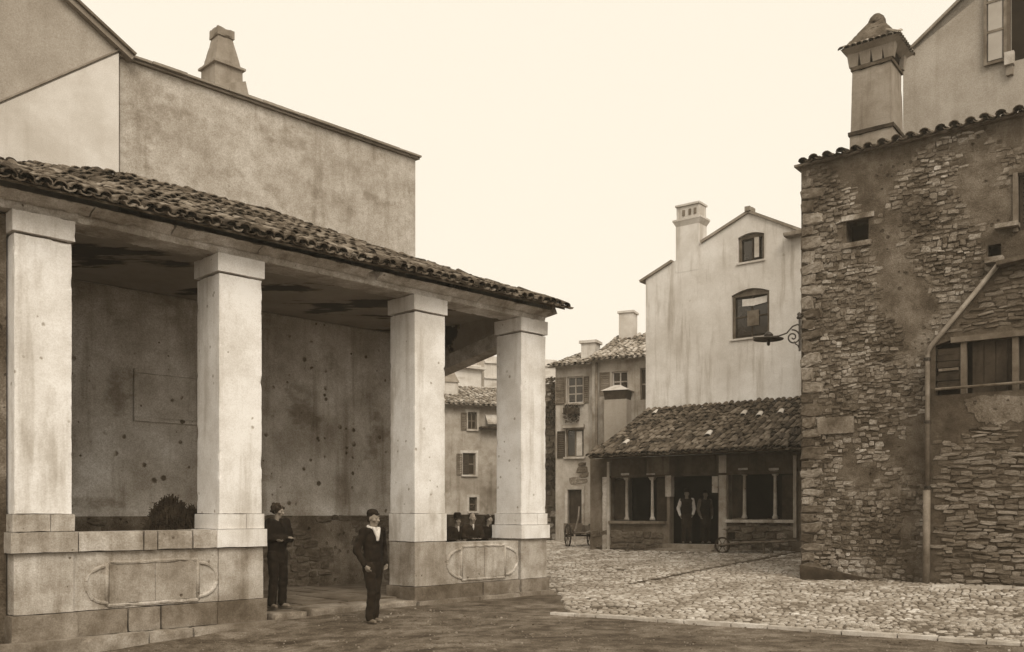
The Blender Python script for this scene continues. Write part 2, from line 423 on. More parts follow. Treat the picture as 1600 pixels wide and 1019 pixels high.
def add_window(root, s0, s1, z0, z1, D, nx=2, nz=2, frame='wood_dark', glass='glass', bar=0.05, back=True, name='window', sill=None, depth=0.06):
    mb = MB(); b = bar
    mb.box(s0, s0+b, D, D+depth, z0, z1).box(s1-b, s1, D, D+depth, z0, z1)
    mb.box(s0+b, s1-b, D, D+depth, z0, z0+b).box(s0+b, s1-b, D, D+depth, z1-b, z1)
    iw = (s1 - s0 - 2*b); ih = (z1 - z0 - 2*b); t = b*0.45
    for i in range(1, nx): mb.box(s0+b+iw*i/nx-t, s0+b+iw*i/nx+t, D+0.003, D+depth-0.003, z0+b, z1-b)
    for j in range(1, nz): mb.box(s0+b, s1-b, D+0.006, D+depth-0.006, z0+b+ih*j/nz-t, z0+b+ih*j/nz+t)
    fr = mb.build(name, M[frame], root)
    for i in range(nx):
        for j in range(nz):
            MB().box(s0+b+iw*i/nx+t, s0+b+iw*(i+1)/nx-t, D+depth*0.4, D+depth*0.4+0.006, z0+b+ih*j/nz+t, z0+b+ih*(j+1)/nz-t).build('pane', M[glass], fr)
    if sill:
        MB().box(s0-0.08, s1+0.08, D-0.22, D-0.02, z0-0.09, z0-0.004).build('sill', M[sill], fr, bevel=0.008)
    if back:
        MB().box(s0-0.05, s1+0.05, D+depth+0.15, D+depth+0.18, z0-0.05, z1+0.05).build('dark_room', M['void'], fr)
    return fr
def shutter(root, s0, s1, z0, z1, D, m='wood_mid', slats=True):
    mb = MB(); b = min(0.05, (s1-s0)*0.16)
    mb.box(s0, s0+b, D-0.04, D-0.005, z0, z1).box(s1-b, s1, D-0.04, D-0.005, z0, z1)
    for q in (z0, (z0+z1)/2 - b/2, z1-b): mb.box(s0+b, s1-b, D-0.037, D-0.008, q, q+b)
    fr = mb.build('shutter', M[m], root)
    n = max(5, int((z1-z0)/0.09)); mb = MB()
    for i in range(n):
        z = z0 + b + (z1-z0-2*b)*(i+0.5)/n
        mb.add([(s0+b, -0.032+D, z-0.03), (s1-b, -0.032+D, z-0.03), (s1-b, -0.014+D, z+0.035), (s0+b, -0.014+D, z+0.035)], [(0,1,2,3)])
    mb.build('slat_field', M[m], fr)
    return fr

def hole_(r): return [(r[0], r[2]), (r[1], r[2]), (r[1], r[3]), (r[0], r[3])]
# ------------------------------------------------------------------ ground
def coords(a, b, step, far):
    out = [-far, -far*0.5, -far*0.25, a-20, a-8, a-3]
    n = int((b-a)/step)
    out += [a + step*i for i in range(n+1)] + [b+3, b+8, b+20, far*0.25, far*0.5, far]
    return sorted(out)
def build_ground():
    xs = sorted(set(coords(-14, 16, 0.5, 260) + [-6 + 0.1*i for i in range(150)])); ys = sorted(set(coords(4, 44, 0.5, 260) + [9.5 + 0.1*i for i in range(110)]))
    nx, ny = len(xs), len(ys)
    vs = []
    for y in ys:
        for x in xs:
            z = ground_z(x, y)
            if -14 <= x <= 16 and 4 <= y <= 44:
                z += 0.012 * mnoise.noise(Vector((x*0.9, y*0.9, 0))) + 0.012 * mnoise.noise(Vector((x*2.7, y*2.7, 4))) + 0.008 * mnoise.noise(Vector((x*7, y*7, 8)))
            vs.append((x, y, z))
    fs = [(j*nx+i, j*nx+i+1, (j+1)*nx+i+1, (j+1)*nx+i) for j in range(ny-1) for i in range(nx-1)]
    o = MB().add(vs, fs).build('ground', M['dirt'], smooth=True, recalc=False)
    return tag(o, 'bare packed earth of the square in front of the loggia', None, kind='structure')
ground = build_ground()

FA = Frame((-6.48, 12.08), math.radians(45))          # loggia front
B_ANG = math.atan2(-0.61, 0.79)
FB = Frame((6.14, 19.70), B_ANG)                      # rubble stone house front, origin at its left corner
FC = Frame((2.58, 30.60), B_ANG)                      # shop front, origin at its left corner
S1 = 10.15                                            # right end of loggia

def gpt(px, py, z=0.0):
    y = FPX * (EYE - z) / (py - HZ); return ((px - CX) / FPX * y, y)
K0, K1 = gpt(862, 961), gpt(1640, 1012)
def kerb_side(x, y):                                   # >0 on the cobbled side
    dx, dy = K1[0]-K0[0], K1[1]-K0[1]; L = math.hypot(dx, dy)
    return (dx * (y - K0[1]) - dy * (x - K0[0])) / L
def gsolve(px, py):
    y = 20.0
    for _ in range(40):
        x = (px - CX) / FPX * y; y = 0.5*y + 0.5*FPX * (EYE - ground_z(x, y)) / (py - HZ)
    return (px - CX) / FPX * y, y
G0, G1 = gsolve(985, 915), gsolve(1262, 861)
def gutter_dist(x, y):
    dx, dy = G1[0]-G0[0], G1[1]-G0[1]; L = math.hypot(dx, dy); t_ = ((x-G0[0])*dx + (y-G0[1])*dy) / L
    return 9.0 if t_ < -0.1 or t_ > L + 2 else abs(dx*(y-G0[1]) - dy*(x-G0[0])) / L
def local(F, x, y):
    dx, dy = x - F.O[0], y - F.O[1]
    return dx*F.e[0] + dy*F.e[1], dx*F.n[0] + dy*F.n[1]

def build_cobbles():
    mb = MB(); bedv = {}; n = 0
    # bed: the square's packed bed, a sheet just above the earth
    step = 0.3; xs = [-4 + step*i for i in range(68)]; ys = [10 + step*i for i in range(104)]
    def ok(x, y):
        if kerb_side(x, y) < 0.06: return False
        s, d = local(FA, x, y)
        if s < S1 + 0.25 and (d > -0.6 or x < K0[0] + 0.3): return False
        s, d = local(FB, x, y)
        if s > 0.02 and d > -0.30: return False
        s, d = local(FC, x, y)
        if s > 0.02 and d > 0.02: return False
        return True
    vs = []; fs = []; idx = {}
    def vid(i, j):
        if (i, j) not in idx:
            idx[(i, j)] = len(vs); x, y = xs[i], ys[j]; vs.append((x, y, ground_z(x, y) + 0.026))
        return idx[(i, j)]
    for i in range(len(xs)-1):
        for j in range(len(ys)-1):
            if all(ok(xs[a], ys[b]) for a in (i, i+1) for b in (j, j+1)):
                fs.append((vid(i, j), vid(i+1, j), vid(i+1, j+1), vid(i, j+1)))
    bed = MB().add(vs, fs).build('cobbled_square', M['dirt'], recalc=False)
    tag(bed, 'cobbled part of the square running up to the shop', None, kind='structure')
    cs = []
    ang = math.radians(-14); ca, sa = math.cos(ang), math.sin(ang)
    y = -2.0
    while y < 44:
        rowh = RND.uniform(0.085, 0.125) * (1.0 if y < 28 else 1.6)
        x = -14 + RND.uniform(0, 0.15)
        while x < 24:
            ww = RND.uniform(0.09, 0.165) * (1.0 if y < 28 else 1.6)
            cx, cy = x + ww/2, y + rowh/2 + RND.uniform(-0.012, 0.012)
            X, Y = cx*ca - cy*sa, cx*sa + cy*ca
            x += ww
            if Y < 10 or Y > 41 or X < -4 or X > 15: continue
            if abs((X*FPX/Y + CX) - 800) > 860: continue
            if not ok(X, Y): continue
            edge = min(kerb_side(X, Y) + 0.45, (X - K0[0]) * 0.55)
            if gutter_dist(X, Y) < 0.13: continue             # gutter line crossing the cobbles
            if mnoise.noise(Vector((X*1.3, Y*1.3, 5))) + RND.uniform(-.25, .25) > -0.22 + 1.1*edge and Y < 20: continue        # trodden under earth near the edge
            if mnoise.noise(Vector((X*0.6, Y*0.6, 9))) + RND.uniform(-.3, .3) > 0.55: continue
            cs.append((X, Y, ww - 0.014, rowh - 0.014))
        y += rowh
    # a sunken gutter line of larger setts crosses the cobbles
    def shp(rnd):
        v = []; k = 6
        for lev, q in ((-0.04, 1.0), (0.006, 0.97), (0.020, 0.70)):
            for i in range(k):
                a = 2*math.pi*(i+0.5)/k + (rnd.uniform(-0.15, 0.15))
                c, s = math.cos(a), math.sin(a); m = 0.5*q/max(abs(c), abs(s))**0.6
                v.append((c*m, s*m, lev + (rnd.uniform(-0.004, 0.004) if lev > 0 else 0)))
        f = []
        for l in range(2):
            for i in range(k):
                j = (i+1) % k; f.append((l*k+i, l*k+j, (l+1)*k+j, (l+1)*k+i))
        f.append(tuple(range(2*k, 3*k)))
        return v, f
    var = [shp(RND) for _ in range(8)]; meshes = []
    for v, f in var:
        me = MB().add(v, f).mesh('cobblestone'); me.materials.append(M['cobble']); meshes.append(me)
    def inview(c):
        px = CX + FPX*c[0]/c[1]; return 870 < px < 1600 and HZ + FPX*(EYE - ground_z(c[0], c[1]))/c[1] < 1019
    near = sorted([i for i, c in enumerate(cs) if inview(c)], key=lambda i: cs[i][1])[:300]
    near = set(near)
    for i, (X, Y, ww, hh) in enumerate(cs):
        k = RND.randrange(8); rz = ang + RND.uniform(-0.12, 0.12)
        z = ground_z(X, Y) + 0.026 + RND.uniform(-0.008, 0.008) + 0.02*mnoise.noise(Vector((X*0.8, Y*0.8, 2)))
        if i in near:
            link('cobblestone', meshes[k], bed, (X, Y, z), (0, 0, rz), (ww, hh, 1))
        else:
            mt_ = Matrix.Translation((X, Y, z)) @ Matrix.Rotation(rz, 4, 'Z') @ Matrix.Diagonal((ww, hh, 1, 1))
            mb.add([tuple(mt_ @ Vector(v)) for v in var[k][0]], var[k][1])
    tag(mb.build('cobblestone_field', M['cobble'], bed, recalc=False), kind='stuff')
    L = math.hypot(G1[0]-G0[0], G1[1]-G0[1]); a = math.atan2(G1[1]-G0[1], G1[0]-G0[0]); q = 0.0
    while q < L:
        l = RND.uniform(0.3, 0.6); X, Y = G0[0] + math.cos(a)*(q+l/2), G0[1] + math.sin(a)*(q+l/2)
        o = MB().box(-l/2+0.01, l/2-0.01, -0.075, 0.075, -0.06, 0.0).build('gutter_stone', M['gutter'], bed)
        o.location = (X, Y, ground_z(X, Y) + 0.032); o.rotation_euler = (0, 0, a + RND.uniform(-.03, .03)); q += l
    # kerb stones
    L = math.hypot(K1[0]-K0[0], K1[1]-K0[1]); a = math.atan2(K1[1]-K0[1], K1[0]-K0[0]); t = 0.0
    kr = tag(bpy.data.objects.new('kerb', None), 'pale row of kerb stones between bare earth and cobbles', None, kind='structure')
    COL.objects.link(kr); kr.location = (K0[0], K0[1], 0); kr.rotation_euler = (0, 0, a)
    while t < L + 1.0:
        l = RND.uniform(0.35, 0.75); y0 = RND.uniform(-0.02, 0.02)
        wx, wy = K0[0] + math.cos(a)*(t+l/2), K0[1] + math.sin(a)*(t+l/2); gz = ground_z(wx, wy)
        o = MB().box(t+0.008, t+l-0.008, -0.06+y0, 0.10+y0, gz-0.15, gz+0.045+RND.uniform(-0.012, 0.012)).build('kerb_stone', M['kerb'], kr)
        worn(o, 0.14, 0.007, 6); t += l
    # second short row of edging at the right, in front of the annex
    p0, p1 = gpt(1455, 932, 0.12), gpt(1640, 937, 0.12); L = math.hypot(p1[0]-p0[0], p1[1]-p0[1]); a = math.atan2(p1[1]-p0[1], p1[0]-p0[0]); t = 0
    kr2 = tag(bpy.data.objects.new('kerb', None), 'short low row of edging stones before the annex', None, kind='structure')
    COL.objects.link(kr2); kr2.location = (p0[0], p0[1], 0); kr2.rotation_euler = (0, 0, a)
    while t < L:
        l = RND.uniform(0.3, 0.5); gz = ground_z(p0[0] + math.cos(a)*(t+l/2), p0[1] + math.sin(a)*(t+l/2))
        o = MB().box(t+0.01, t+l-0.01, -0.05, 0.07, gz-0.1, gz+0.085+RND.uniform(-0.01, 0.01)).build('kerb_stone', M['kerb'], kr2); worn(o, 0.14, 0.007, 6); t += l
build_cobbles()

def build_pebbles():
    mb = MB()
    for _ in range(5200):
        y = RND.uniform(7.5, 16.5); x = RND.uniform(-5.5, 7.0)
        if kerb_side(x, y) > -0.05: continue
        s, d = local(FA, x, y)
        if d > -0.45: continue
        r = RND.choice((0.003, 0.004, 0.005, 0.006, 0.007, 0.008, 0.008, 0.013)) * RND.uniform(0.8, 1.3)
        v, f = STONES[RND.randrange(12)]
        mt_ = Matrix.Translation((x, y, ground_z(x, y) + r*0.2)) @ Matrix.Rotation(RND.uniform(0, 6), 4, 'Z') @ Matrix.Rotation(-math.pi/2, 4, 'X') @ Matrix.Diagonal((r*2, r*0.8, r*2, 1))
        mb.add([tuple(mt_ @ Vector(q)) for q in v], f)
    o = mb.build('pebbles', M['pebble']); tag(o, 'small loose pebbles strewn over the bare earth', 'pebbles', kind='stuff')
build_pebbles()

# ------------------------------------------------------------------ loggia
LG = thing('loggia', 'open stone loggia with square white pillars under a low tiled roof', 'loggia', FA)
PIL = [(0.0, 0.72), (2.87, 3.59), (6.675, 7.395), (9.43, 10.15)]
CAPB, CAPT = 5.33, 5.62
def block(name, m, parent, x0, x1, y0, y1, z0, z1, cut=0.2, amp=0.006, bevel=0.0):
    o = MB().box(x0, x1, y0, y1, z0, z1).build(name, M[m], parent, bevel=bevel)
    if cut: worn(o, cut, amp, 3.5)
    return o
for i, (a, b) in enumerate(PIL):
    sh = block('pillar', 'white_stone', LG, a, b, 0.0, 0.72, 1.655, CAPB-0.012, 0.13, 0.011)
    block('capital', 'white_stone', sh, a-0.035, b+0.035, -0.035, 0.755, CAPB+0.014, CAPT, 0.12, 0.010)
    MB().box(a+0.05, b-0.05, 0.05, 0.67, CAPB-0.03, CAPB+0.03).build('joint', M['soffit'], sh)
    if i == 2:
        block('base_block', 'white_stone', sh, a-0.02, b+0.03, -0.02, 0.74, 1.14, 1.65, 0.2, 0.006)
    else:
        half = a + 0.44
        block('base_block', 'white_stone' if i else 'grey_stone', sh, a-0.03, half-0.003, -0.03, 0.75, 1.42, 1.65, 0.2, 0.006)
        block('base_block', 'white_stone' if i else 'grey_stone', sh, half+0.003, b+0.03, -0.03, 0.75, 1.42, 1.65, 0.2, 0.006)
        block('coping_stone', 'white_stone' if i else 'grey_stone', sh, a-0.06, b+0.055, -0.07, 0.80, 1.14, 1.414, 0.2, 0.007)
    block('pedestal', 'grey_stone', sh, a-0.01, b+0.02, -0.01, 0.74, 0.325, 1.132, 0.2, 0.007)
    block('plinth', 'plinth', sh, a-0.05, b+0.06, -0.06, 0.78, -0.30, 0.318, 0.2, 0.012)

def parapet(s0, s1, coping_px, panel, joints_px, z_top):
    pr = block('parapet', 'grey_stone', LG, s0, s1, 0.02, 0.50, 0.325, z_top, 0.2, 0.005)
    if coping_px:
        xs = [FA.s(p, -0.05) for p in coping_px]
        for a, b in zip(xs[:-1], xs[1:]):
            block('coping_stone', 'grey_stone', pr, max(a, s0)+0.010, min(b, s1)-0.010, -0.045+RND.uniform(-.008, .008), 0.56, z_top+0.008, z_top+0.282+RND.uniform(-.008, .004), 0.16, 0.010)
    xs = [s0] + [FA.s(p, -0.03) for p in joints_px] + [s1]
    for a, b in zip(xs[:-1], xs[1:]):
        block('plinth_stone', 'plinth', pr, a+0.011, b-0.011, -0.035+RND.uniform(-.01, .01), 0.5, -0.02, 0.318, 0.16, 0.012)
    # carved panel
    px0, px1, py0, py1, lobe = panel
    a, b = FA.s(px0), FA.s(px1); zt = FA.z((px0+px1)/2, py0); zb = FA.z((px0+px1)/2, py1)
    la, lb = FA.s(px0-lobe), FA.s(px1+lobe*0.9); zm = (zt+zb)/2; hr = (zt-zb)/2*0.86
    MY = 0.026; path = [(a, MY, zt)]
    for k in range(0, 9): path.append((b + (k/8)*0.0, MY, zt)) if k == 8 else None
    for k in range(13):
        t = math.pi/2 - math.pi*k/12; path.append((b + (lb-b)*max(0, math.cos(t)), MY, zm + hr*math.sin(t)))
    path.append((b, MY, zb)); path.append((a, MY, zb))
    for k in range(13):
        t = -math.pi/2 - math.pi*k/12; path.append((a - (a-la)*max(0, -math.cos(t)), MY, zm + hr*math.sin(t)))
    o = MB().tube(path, 0.038, 8, closed=True).build('panel_moulding', M['grey_stone'], pr); worn(o, 0.1, 0.02, 8)
    for q in (a, b):
        o = MB().tube([(q, MY, zb), (q, MY, zm), (q, MY, zt)], 0.032, 8).build('panel_bar', M['grey_stone'], pr, smooth=True)
    mid = a + (b-a)*0.51
    block('panel_slab', 'grey_stone', pr, a+0.03, mid-0.006, 0.004, 0.03, zb+0.03, zt-0.03, 0.15, 0.004)
    block('panel_slab', 'grey_stone', pr, mid+0.006, b-0.03, 0.006, 0.03, zb+0.03, zt-0.03, 0.15, 0.004)
    return pr
parapet(PIL[0][1]+0.022, PIL[1][0]-0.012, (122, 225, 247, 302, 348), (168, 310, 877, 942, 33), (200, 252), 1.13)
parapet(PIL[2][1]+0.032, PIL[3][0]-0.062, None, (722, 790, 853, 904, 22), (755,), 1.10)
# step course in front
st = MB(); xs = [-1.0, FA.s(231, -0.2), FA.s(300, -0.2), PIL[1][1]+0.12]
for a, b in zip(xs[:-1], xs[1:]):
    block('step_stone', 'plinth', LG, a+0.006, b-0.006, -0.26+RND.uniform(-.015, .015), -0.06, -0.45, -0.015+RND.uniform(-.01, .01), 0.18, 0.016)
xs = [PIL[2][0]-0.05, 8.1, 9.2, PIL[3][1]+0.08]
for a, b in zip(xs[:-1], xs[1:]):
    block('step_stone', 'plinth', LG, a+0.006, b-0.006, -0.22+RND.uniform(-.02, .02), -0.07, -0.25, 0.075+RND.uniform(-.015, .01), 0.18, 0.016)
xs = [PIL[1][1]+0.14, 4.35, 5.3, PIL[2][0]-0.07]
for k, (a, b) in enumerate(zip(xs[:-1], xs[1:])):
    block('threshold_stone', 'plinth', LG, a+0.01, b-0.01, -0.16+RND.uniform(-.05, .05), 0.42, -0.2, 0.085+RND.uniform(-.03, .03), 0.12, 0.05)
# floor, back wall, ends, ceiling
fl = MB().box(-1.4, S1-0.25, 0.5, 3.99, -0.2, 0.08).build('floor', M['bed'], LG)
for i in range(7):
    s = 3.7 + i*0.46
    d = 0.46
    while d < 3.7:
        l = RND.uniform(0.4, 0.75)
        MB().box(s+0.008, s+0.452, d+0.008, d+l-0.008, 0.07, 0.112+RND.uniform(-.008, .012)).build('flagstone', M['floor'], fl)
        d += l
MB().box(-1.5, 9.9, 4.0, 4.15, 0.0, 5.79).build('back_wall', M['inner_wall'], LG)
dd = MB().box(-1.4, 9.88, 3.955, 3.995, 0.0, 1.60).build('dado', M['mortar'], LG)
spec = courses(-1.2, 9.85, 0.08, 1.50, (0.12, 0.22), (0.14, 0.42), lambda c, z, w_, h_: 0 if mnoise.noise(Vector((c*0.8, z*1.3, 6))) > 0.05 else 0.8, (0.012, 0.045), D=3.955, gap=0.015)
stones_into(dd, spec, M['dado'], 300)  # stained stone, with the lower wall's shade put into its dark colour
ep = MB().box(S1-0.56, S1-0.12, 0.83, 3.9, 0.0, 1.58).build('end_parapet', M['annex_mortar'], LG)
z = 0.1
while z < 1.5:
    h = 0.36 if z < 1.1 else 1.63 - z; d = 0.84
    while d < 3.6:
        l = RND.uniform(0.45, 0.75)
        block('stone_block', 'dado', ep, S1-0.60, S1-0.13, d+0.008, min(d+l, 3.88)-0.008, z+0.007, z+h-0.007, 0, 0)  # inner face's shade is put into the dark block colour
        d += l
    z += h
MB().box(-1.5, -0.03, 0.22, 0.5, -0.5, 5.6).build('end_wall', M['mortar'], LG)  # edge-of-frame darkening is put into this wall's dark colour
MB().box(-1.5, -1.2, 0.5, 4.0, 0, 5.79).build('side_wall', M['inner_wall'], LG)
tb = MB().box(*FA.p(214, 590, 4.0)[:1], FA.s(307, 4.0), 3.982, 4.0, FA.z(260, 655, 4.0), FA.z(260, 588, 4.0)).build('wall_tablet', M['inner_wall'], LG, bevel=0.004)
ta, tbz = FA.s(214, 4.0), FA.s(307, 4.0); tz0, tz1 = FA.z(260, 655, 4.0), FA.z(260, 588, 4.0)
MB().box(ta-0.07, tbz+0.07, 3.955, 3.999, tz1+0.004, tz1+0.08).box(ta-0.07, tbz+0.07, 3.955, 3.999, tz0-0.08, tz0-0.004).box(ta-0.07, ta-0.003, 3.957, 3.999, tz0, tz1).box(tbz+0.003, tbz+0.07, 3.957, 3.999, tz0, tz1).build('tablet_frame', M['inner_wall'], tb, bevel=0.008)
MB().box(-1.5, S1-0.1, 0.56, 3.99, 5.80, 5.86).build('ceiling', M['ceiling'], LG)
bm_ = MB().box(-1.5, S1+0.03, 0.02, 0.555, CAPT+0.006, 5.90).build('beam', M['beam'], LG); worn(bm_, 0.13, 0.022, 5, 1.4)
xs = [-1.5, 0.95, 2.1, 3.5, 5.62, 5.80, 8.2, S1+0.05]
for k, (a, b) in enumerate(zip(xs[:-1], xs[1:])):
    if k == 4: continue                                # a length of the cornice has fallen away
    v = []; prof = [(0.014, 5.72), (-0.03, 5.725), (-0.05, 5.75), (-0.10, 5.78), (-0.18, 5.80), (-0.20, 5.83), (0.014, 5.88)]
    for s in (a+0.006, b-0.006):
        v += [(s, d, z) for d, z in prof]
    n = len(prof); f = [tuple(range(n)), tuple(range(2*n-1, n-1, -1))] + [(i, i+n, (i+1) % n + n, (i+1) % n) for i in range(n)]
    o = MB().add(v, f).build('cornice', M['beam'], bm_); worn(o, 0.12, 0.022, 6, 1.3)
# end beam, sagging towards the back
eb = MB(); v = []
for d, z in ((0.60, 5.20), (4.0, 4.60)):
    v += [(S1-0.56, d, z), (S1-0.16, d, z), (S1-0.16, d, z+0.30), (S1-0.56, d, z+0.30)]
eb.add(v, [(0,1,2,3), (7,6,5,4), (0,4,5,1), (1,5,6,2), (2,6,7,3), (3,7,4,0)]).build('end_beam', M['beam'], LG, bevel=0.01)
v = []
for d, z in ((0.60, 5.50), (4.0, 4.90)):
    v += [(S1-0.50, d, z), (S1-0.20, d, z), (S1-0.20, d, 5.90 + (d+0.4)*0.35), (S1-0.50, d, 5.90 + (d+0.4)*0.35)]
MB().add(v, [(0,1,2,3), (7,6,5,4), (0,4,5,1), (1,5,6,2), (2,6,7,3), (3,7,4,0)]).build('end_gable', M['ceiling'], LG)
# roof
RZ0, RZ1, RD0, RD1 = 5.87, 7.52, -0.40, 4.14
RS0, RS1 = -1.7, S1+0.15
rth = math.atan2(RZ1-RZ0, RD1-RD0)
pts = []
for s in (RS0, RS1):
    for d, z in ((RD0, RZ0), (RD1, RZ1)):
        pts.append((s, d, z)); pts.append((s, d, z-0.035))
roof = MB().add(pts, [(0,2,6,4), (1,5,7,3), (0,4,5,1), (2,3,7,6), (0,1,3,2), (4,6,7,5)]).build('roof', M['soffit'], LG)
v = []
for s in (S1-0.02, S1+0.10):
    v += [(s, RD0+0.16, RZ0-0.10), (s, RD0+0.22, RZ0+0.04), (s, 4.0, RZ1-0.10), (s, 4.0, RZ1-0.55), (s, 0.2, 5.72)]
n = 5; MB().add(v, [tuple(range(n)), tuple(range(2*n-1, n-1, -1))] + [(i, i+n, (i+1) % n + n, (i+1) % n) for i in range(n)]).build('verge_plaster', M['beam'], roof)
tiled_slope(roof, RS0, RS1, RD0-0.04, RD1, RZ0-0.01, RZ1, M['tile'], 300, spacing=0.20, expo=0.32, sag=0.02, jumble=1.5,
            hump=lambda s: 0.32*smooth01(0.4, 3.4, s)*(1 - 0.75*smooth01(5.5, 10.0, s)))

# ------------------------------------------------------------------ tall house behind the loggia
FT = FA.shift(0, 4.2)
sL, sR = FT.s(187), FT.s(649); ZT = 10.10
TH = thing('tall_house', 'tall grey rendered house with a blank windowless wall rising behind the loggia', 'house', FT)
o = MB().box(sL, sR, 0.0, 7.0, 0.0, ZT).build('wall', M['house_grey'], TH)
# faint crack scars and top course
rf = MB()
v = [(sL-0.1, -0.07, ZT+0.004), (sR+0.08, -0.07, ZT+0.004), (sR+0.08, 7.0, ZT+0.5), (sL-0.1, 7.0, ZT+0.5),
     (sL-0.1, -0.07, ZT+0.045), (sR+0.08, -0.07, ZT+0.045), (sR+0.08, 7.0, ZT+0.62), (sL-0.1, 7.0, ZT+0.62)]
rf = rf.add(v, [(0,3,2,1), (4,5,6,7), (0,1,5,4), (1,2,6,5), (2,3,7,6), (3,0,4,7)]).build('roof', M['chimney'], TH)
worn(rf, 0.5, 0.012, 2)
s = sL
while s < sR + 0.1:
    l = RND.uniform(0.5, 0.9); e = min(s+l, sR+0.10)
    block('eave_slab', 'chimney', rf, s+0.004, e-0.004, -0.13+RND.uniform(-.01, .01), 0.12, ZT+0.05, ZT+0.10+RND.uniform(-.008, .012), 0.3, 0.006); s += l
# chimney
D = 1.1
ca, cb = FT.s(327, D), FT.s(397, D); cc_ = ((ca+cb)/2, D+0.45); hw = (cb-ca)/2*0.62
zb, zs, zt, zc = FT.z(350, 138, D), FT.z(350, 96, D), FT.z(350, 46, D), FT.z(350, 32, D)
ch = MB().frustum(cc_, hw*1.04, hw*1.0, zb-0.6, hw, hw*0.97, zs).build('chimney', M['chimney'], TH); worn(ch, 0.25, 0.012, 3)
o = MB().box(cc_[0]-hw-0.05, cc_[0]+hw+0.05, cc_[1]-hw-0.05, cc_[1]+hw+0.05, zs, zs+0.05).build('chimney_band', M['chimney'], ch); worn(o, 0.2, 0.01, 5)
o = MB().frustum(cc_, hw*0.95, hw*0.93, zs+0.05, hw*0.52, hw*0.52, zt).build('chimney_hood', M['chimney'], ch); worn(o, 0.2, 0.016, 4)
o = MB().box(cc_[0]-hw*0.62, cc_[0]+hw*0.60, cc_[1]-hw*0.62, cc_[1]+hw*0.6, zt, zc).build('chimney_cap', M['chimney'], ch); worn(o, 0.15, 0.02, 5)
o = MB().prism([(cc_[0]-hw*1.3, zb-0.25), (cc_[0]+hw*2.0, zb-0.35), (cc_[0]+hw*1.25, zb+0.02), (cc_[0]+hw*1.0, zb+0.32), (cc_[0]-hw, zb+0.05)], cc_[1]-hw-0.12, cc_[1]+hw+0.1).build('mortar_fillet', M['chimney'], ch)

# ------------------------------------------------------------------ gabled house at far left
FG = FA.shift(0, 4.12)
GH = thing('gabled_house', 'gabled house at upper left with whitewashed lower wall and grey gable above', 'house', FG)
def gp(px, py): return FG.p(px, py, 0)
c0 = gp(186, 82); c1 = gp(60, -36); c2 = gp(-260, -330)
MB().prism([(gp(-260, 300)[0], 4.0), (c0[0], 4.0), c0, c1, c2], 0.0, 6.0).build('wall', M['render_mid'], GH)
pa, pb = gp(184.5, 84), gp(-240, 268)
o = MB().prism([(gp(-240, 300)[0], 5.8), (pa[0], 5.8), pa, pb], -0.03, -0.002).build('whitewashed_plaster', M['whitewash'], GH)
e0 = gp(202, 93)
dirv = Vector((c1[0]-c0[0], c1[1]-c0[1])).normalized(); nrm = Vector((-dirv.y, dirv.x)) * (-1)
if nrm.y < 0: nrm = -nrm
def off(p, k): return (p[0]+nrm.x*k, p[1]+nrm.y*k)
p0 = (c0[0]-dirv.x*0.22, c0[1]-dirv.y*0.22)
MB().prism([off(p0, 0.01), off(c2, 0.01), off(c2, 0.10), off(p0, 0.10)], -0.12, 6.1).build('roof', M['chimney'], GH)
o = MB().prism([off(p0, 0.105), off(c2, 0.105), off(c2, 0.15), off(p0, 0.15)], -0.17, 0.2).build('verge_board', M['wood_mid'], GH)
q0, q1 = gp(186, 80), gp(-240, 264)
MB().prism([(q0[0], q0[1]), (q1[0], q1[1]), (q1[0], q1[1]+0.035), (q0[0], q0[1]+0.035)], -0.05, -0.002).build('drip_ledge', M['chimney'], GH)

# ------------------------------------------------------------------ rubble stone house on the right
SH = thing('stone_house', 'tall rubble stone house at the right with a small square opening high up', 'house', FB)
ZS = FB.z(1252, 262)
S_END = 6.6
def rect(F, x0, y0, x1, y1, D=0.0):
    a, b = F.s(x0, D), F.s(x1, D); xm = (x0+x1)/2
    return a, b, F.z(xm, y1, D), F.z(xm, y0, D)
w1 = rect(FB, 1322, 344, 1357, 377); w2 = rect(FB, 1588, 268, 1650, 356); w3 = rect(FB, 1543, 382, 1564, 402)
def hole(r): return [(r[0], r[2]), (r[1], r[2]), (r[1], r[3]), (r[0], r[3])]
MB().prism([(0, -0.3), (S_END, -0.3), (S_END, ZS), (0, ZS)], 0.0, 0.55, [hole(w1), hole(w2), hole(w3)]).build('wall', M['mortar'], SH)
MB().box(0.0, 0.5, 0.556, 7.0, -0.3, ZS).build('side_wall', M['mortar'], SH)
for r in (w1, w2, w3):
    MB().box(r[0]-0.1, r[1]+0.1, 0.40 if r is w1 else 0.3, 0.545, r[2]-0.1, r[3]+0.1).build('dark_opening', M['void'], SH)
# rubble facing
def skip_main(c, cz, ww, h):
    for r in (w1, w2, w3):
        if r[0]-0.02 < c+ww/2 and c-ww/2 < r[1]+0.02 and r[2]-0.02 < cz+h/2 and cz-h/2 < r[3]+0.02: return 0
    wx = FB.world(c, 0); px = CX + FPX*wx.x/wx.y; py = HZ - FPX*(cz-EYE)/wx.y
    if px > 1452 and py > 540 - (px-1452)*1.12 - 4: return 0      # hidden by the annex
    sm = mnoise.noise(Vector((c*0.9, cz*0.6, 1.3))) + 0.6*mnoise.noise(Vector((c*2.6, cz*2.2, 4)))
    band = math.exp(-((px-1425)/32.0)**2) * (1 if py > 430 else 0.35)
    up = smooth01(330, 200, py) * 0.5 + smooth01(1440, 1540, px) * 0.35
    k = sm + band*0.75 + up
    if k > 0.46: return 0
    return 1.0 if k < 0.1 else 1.0 - (k - 0.1)*2.2
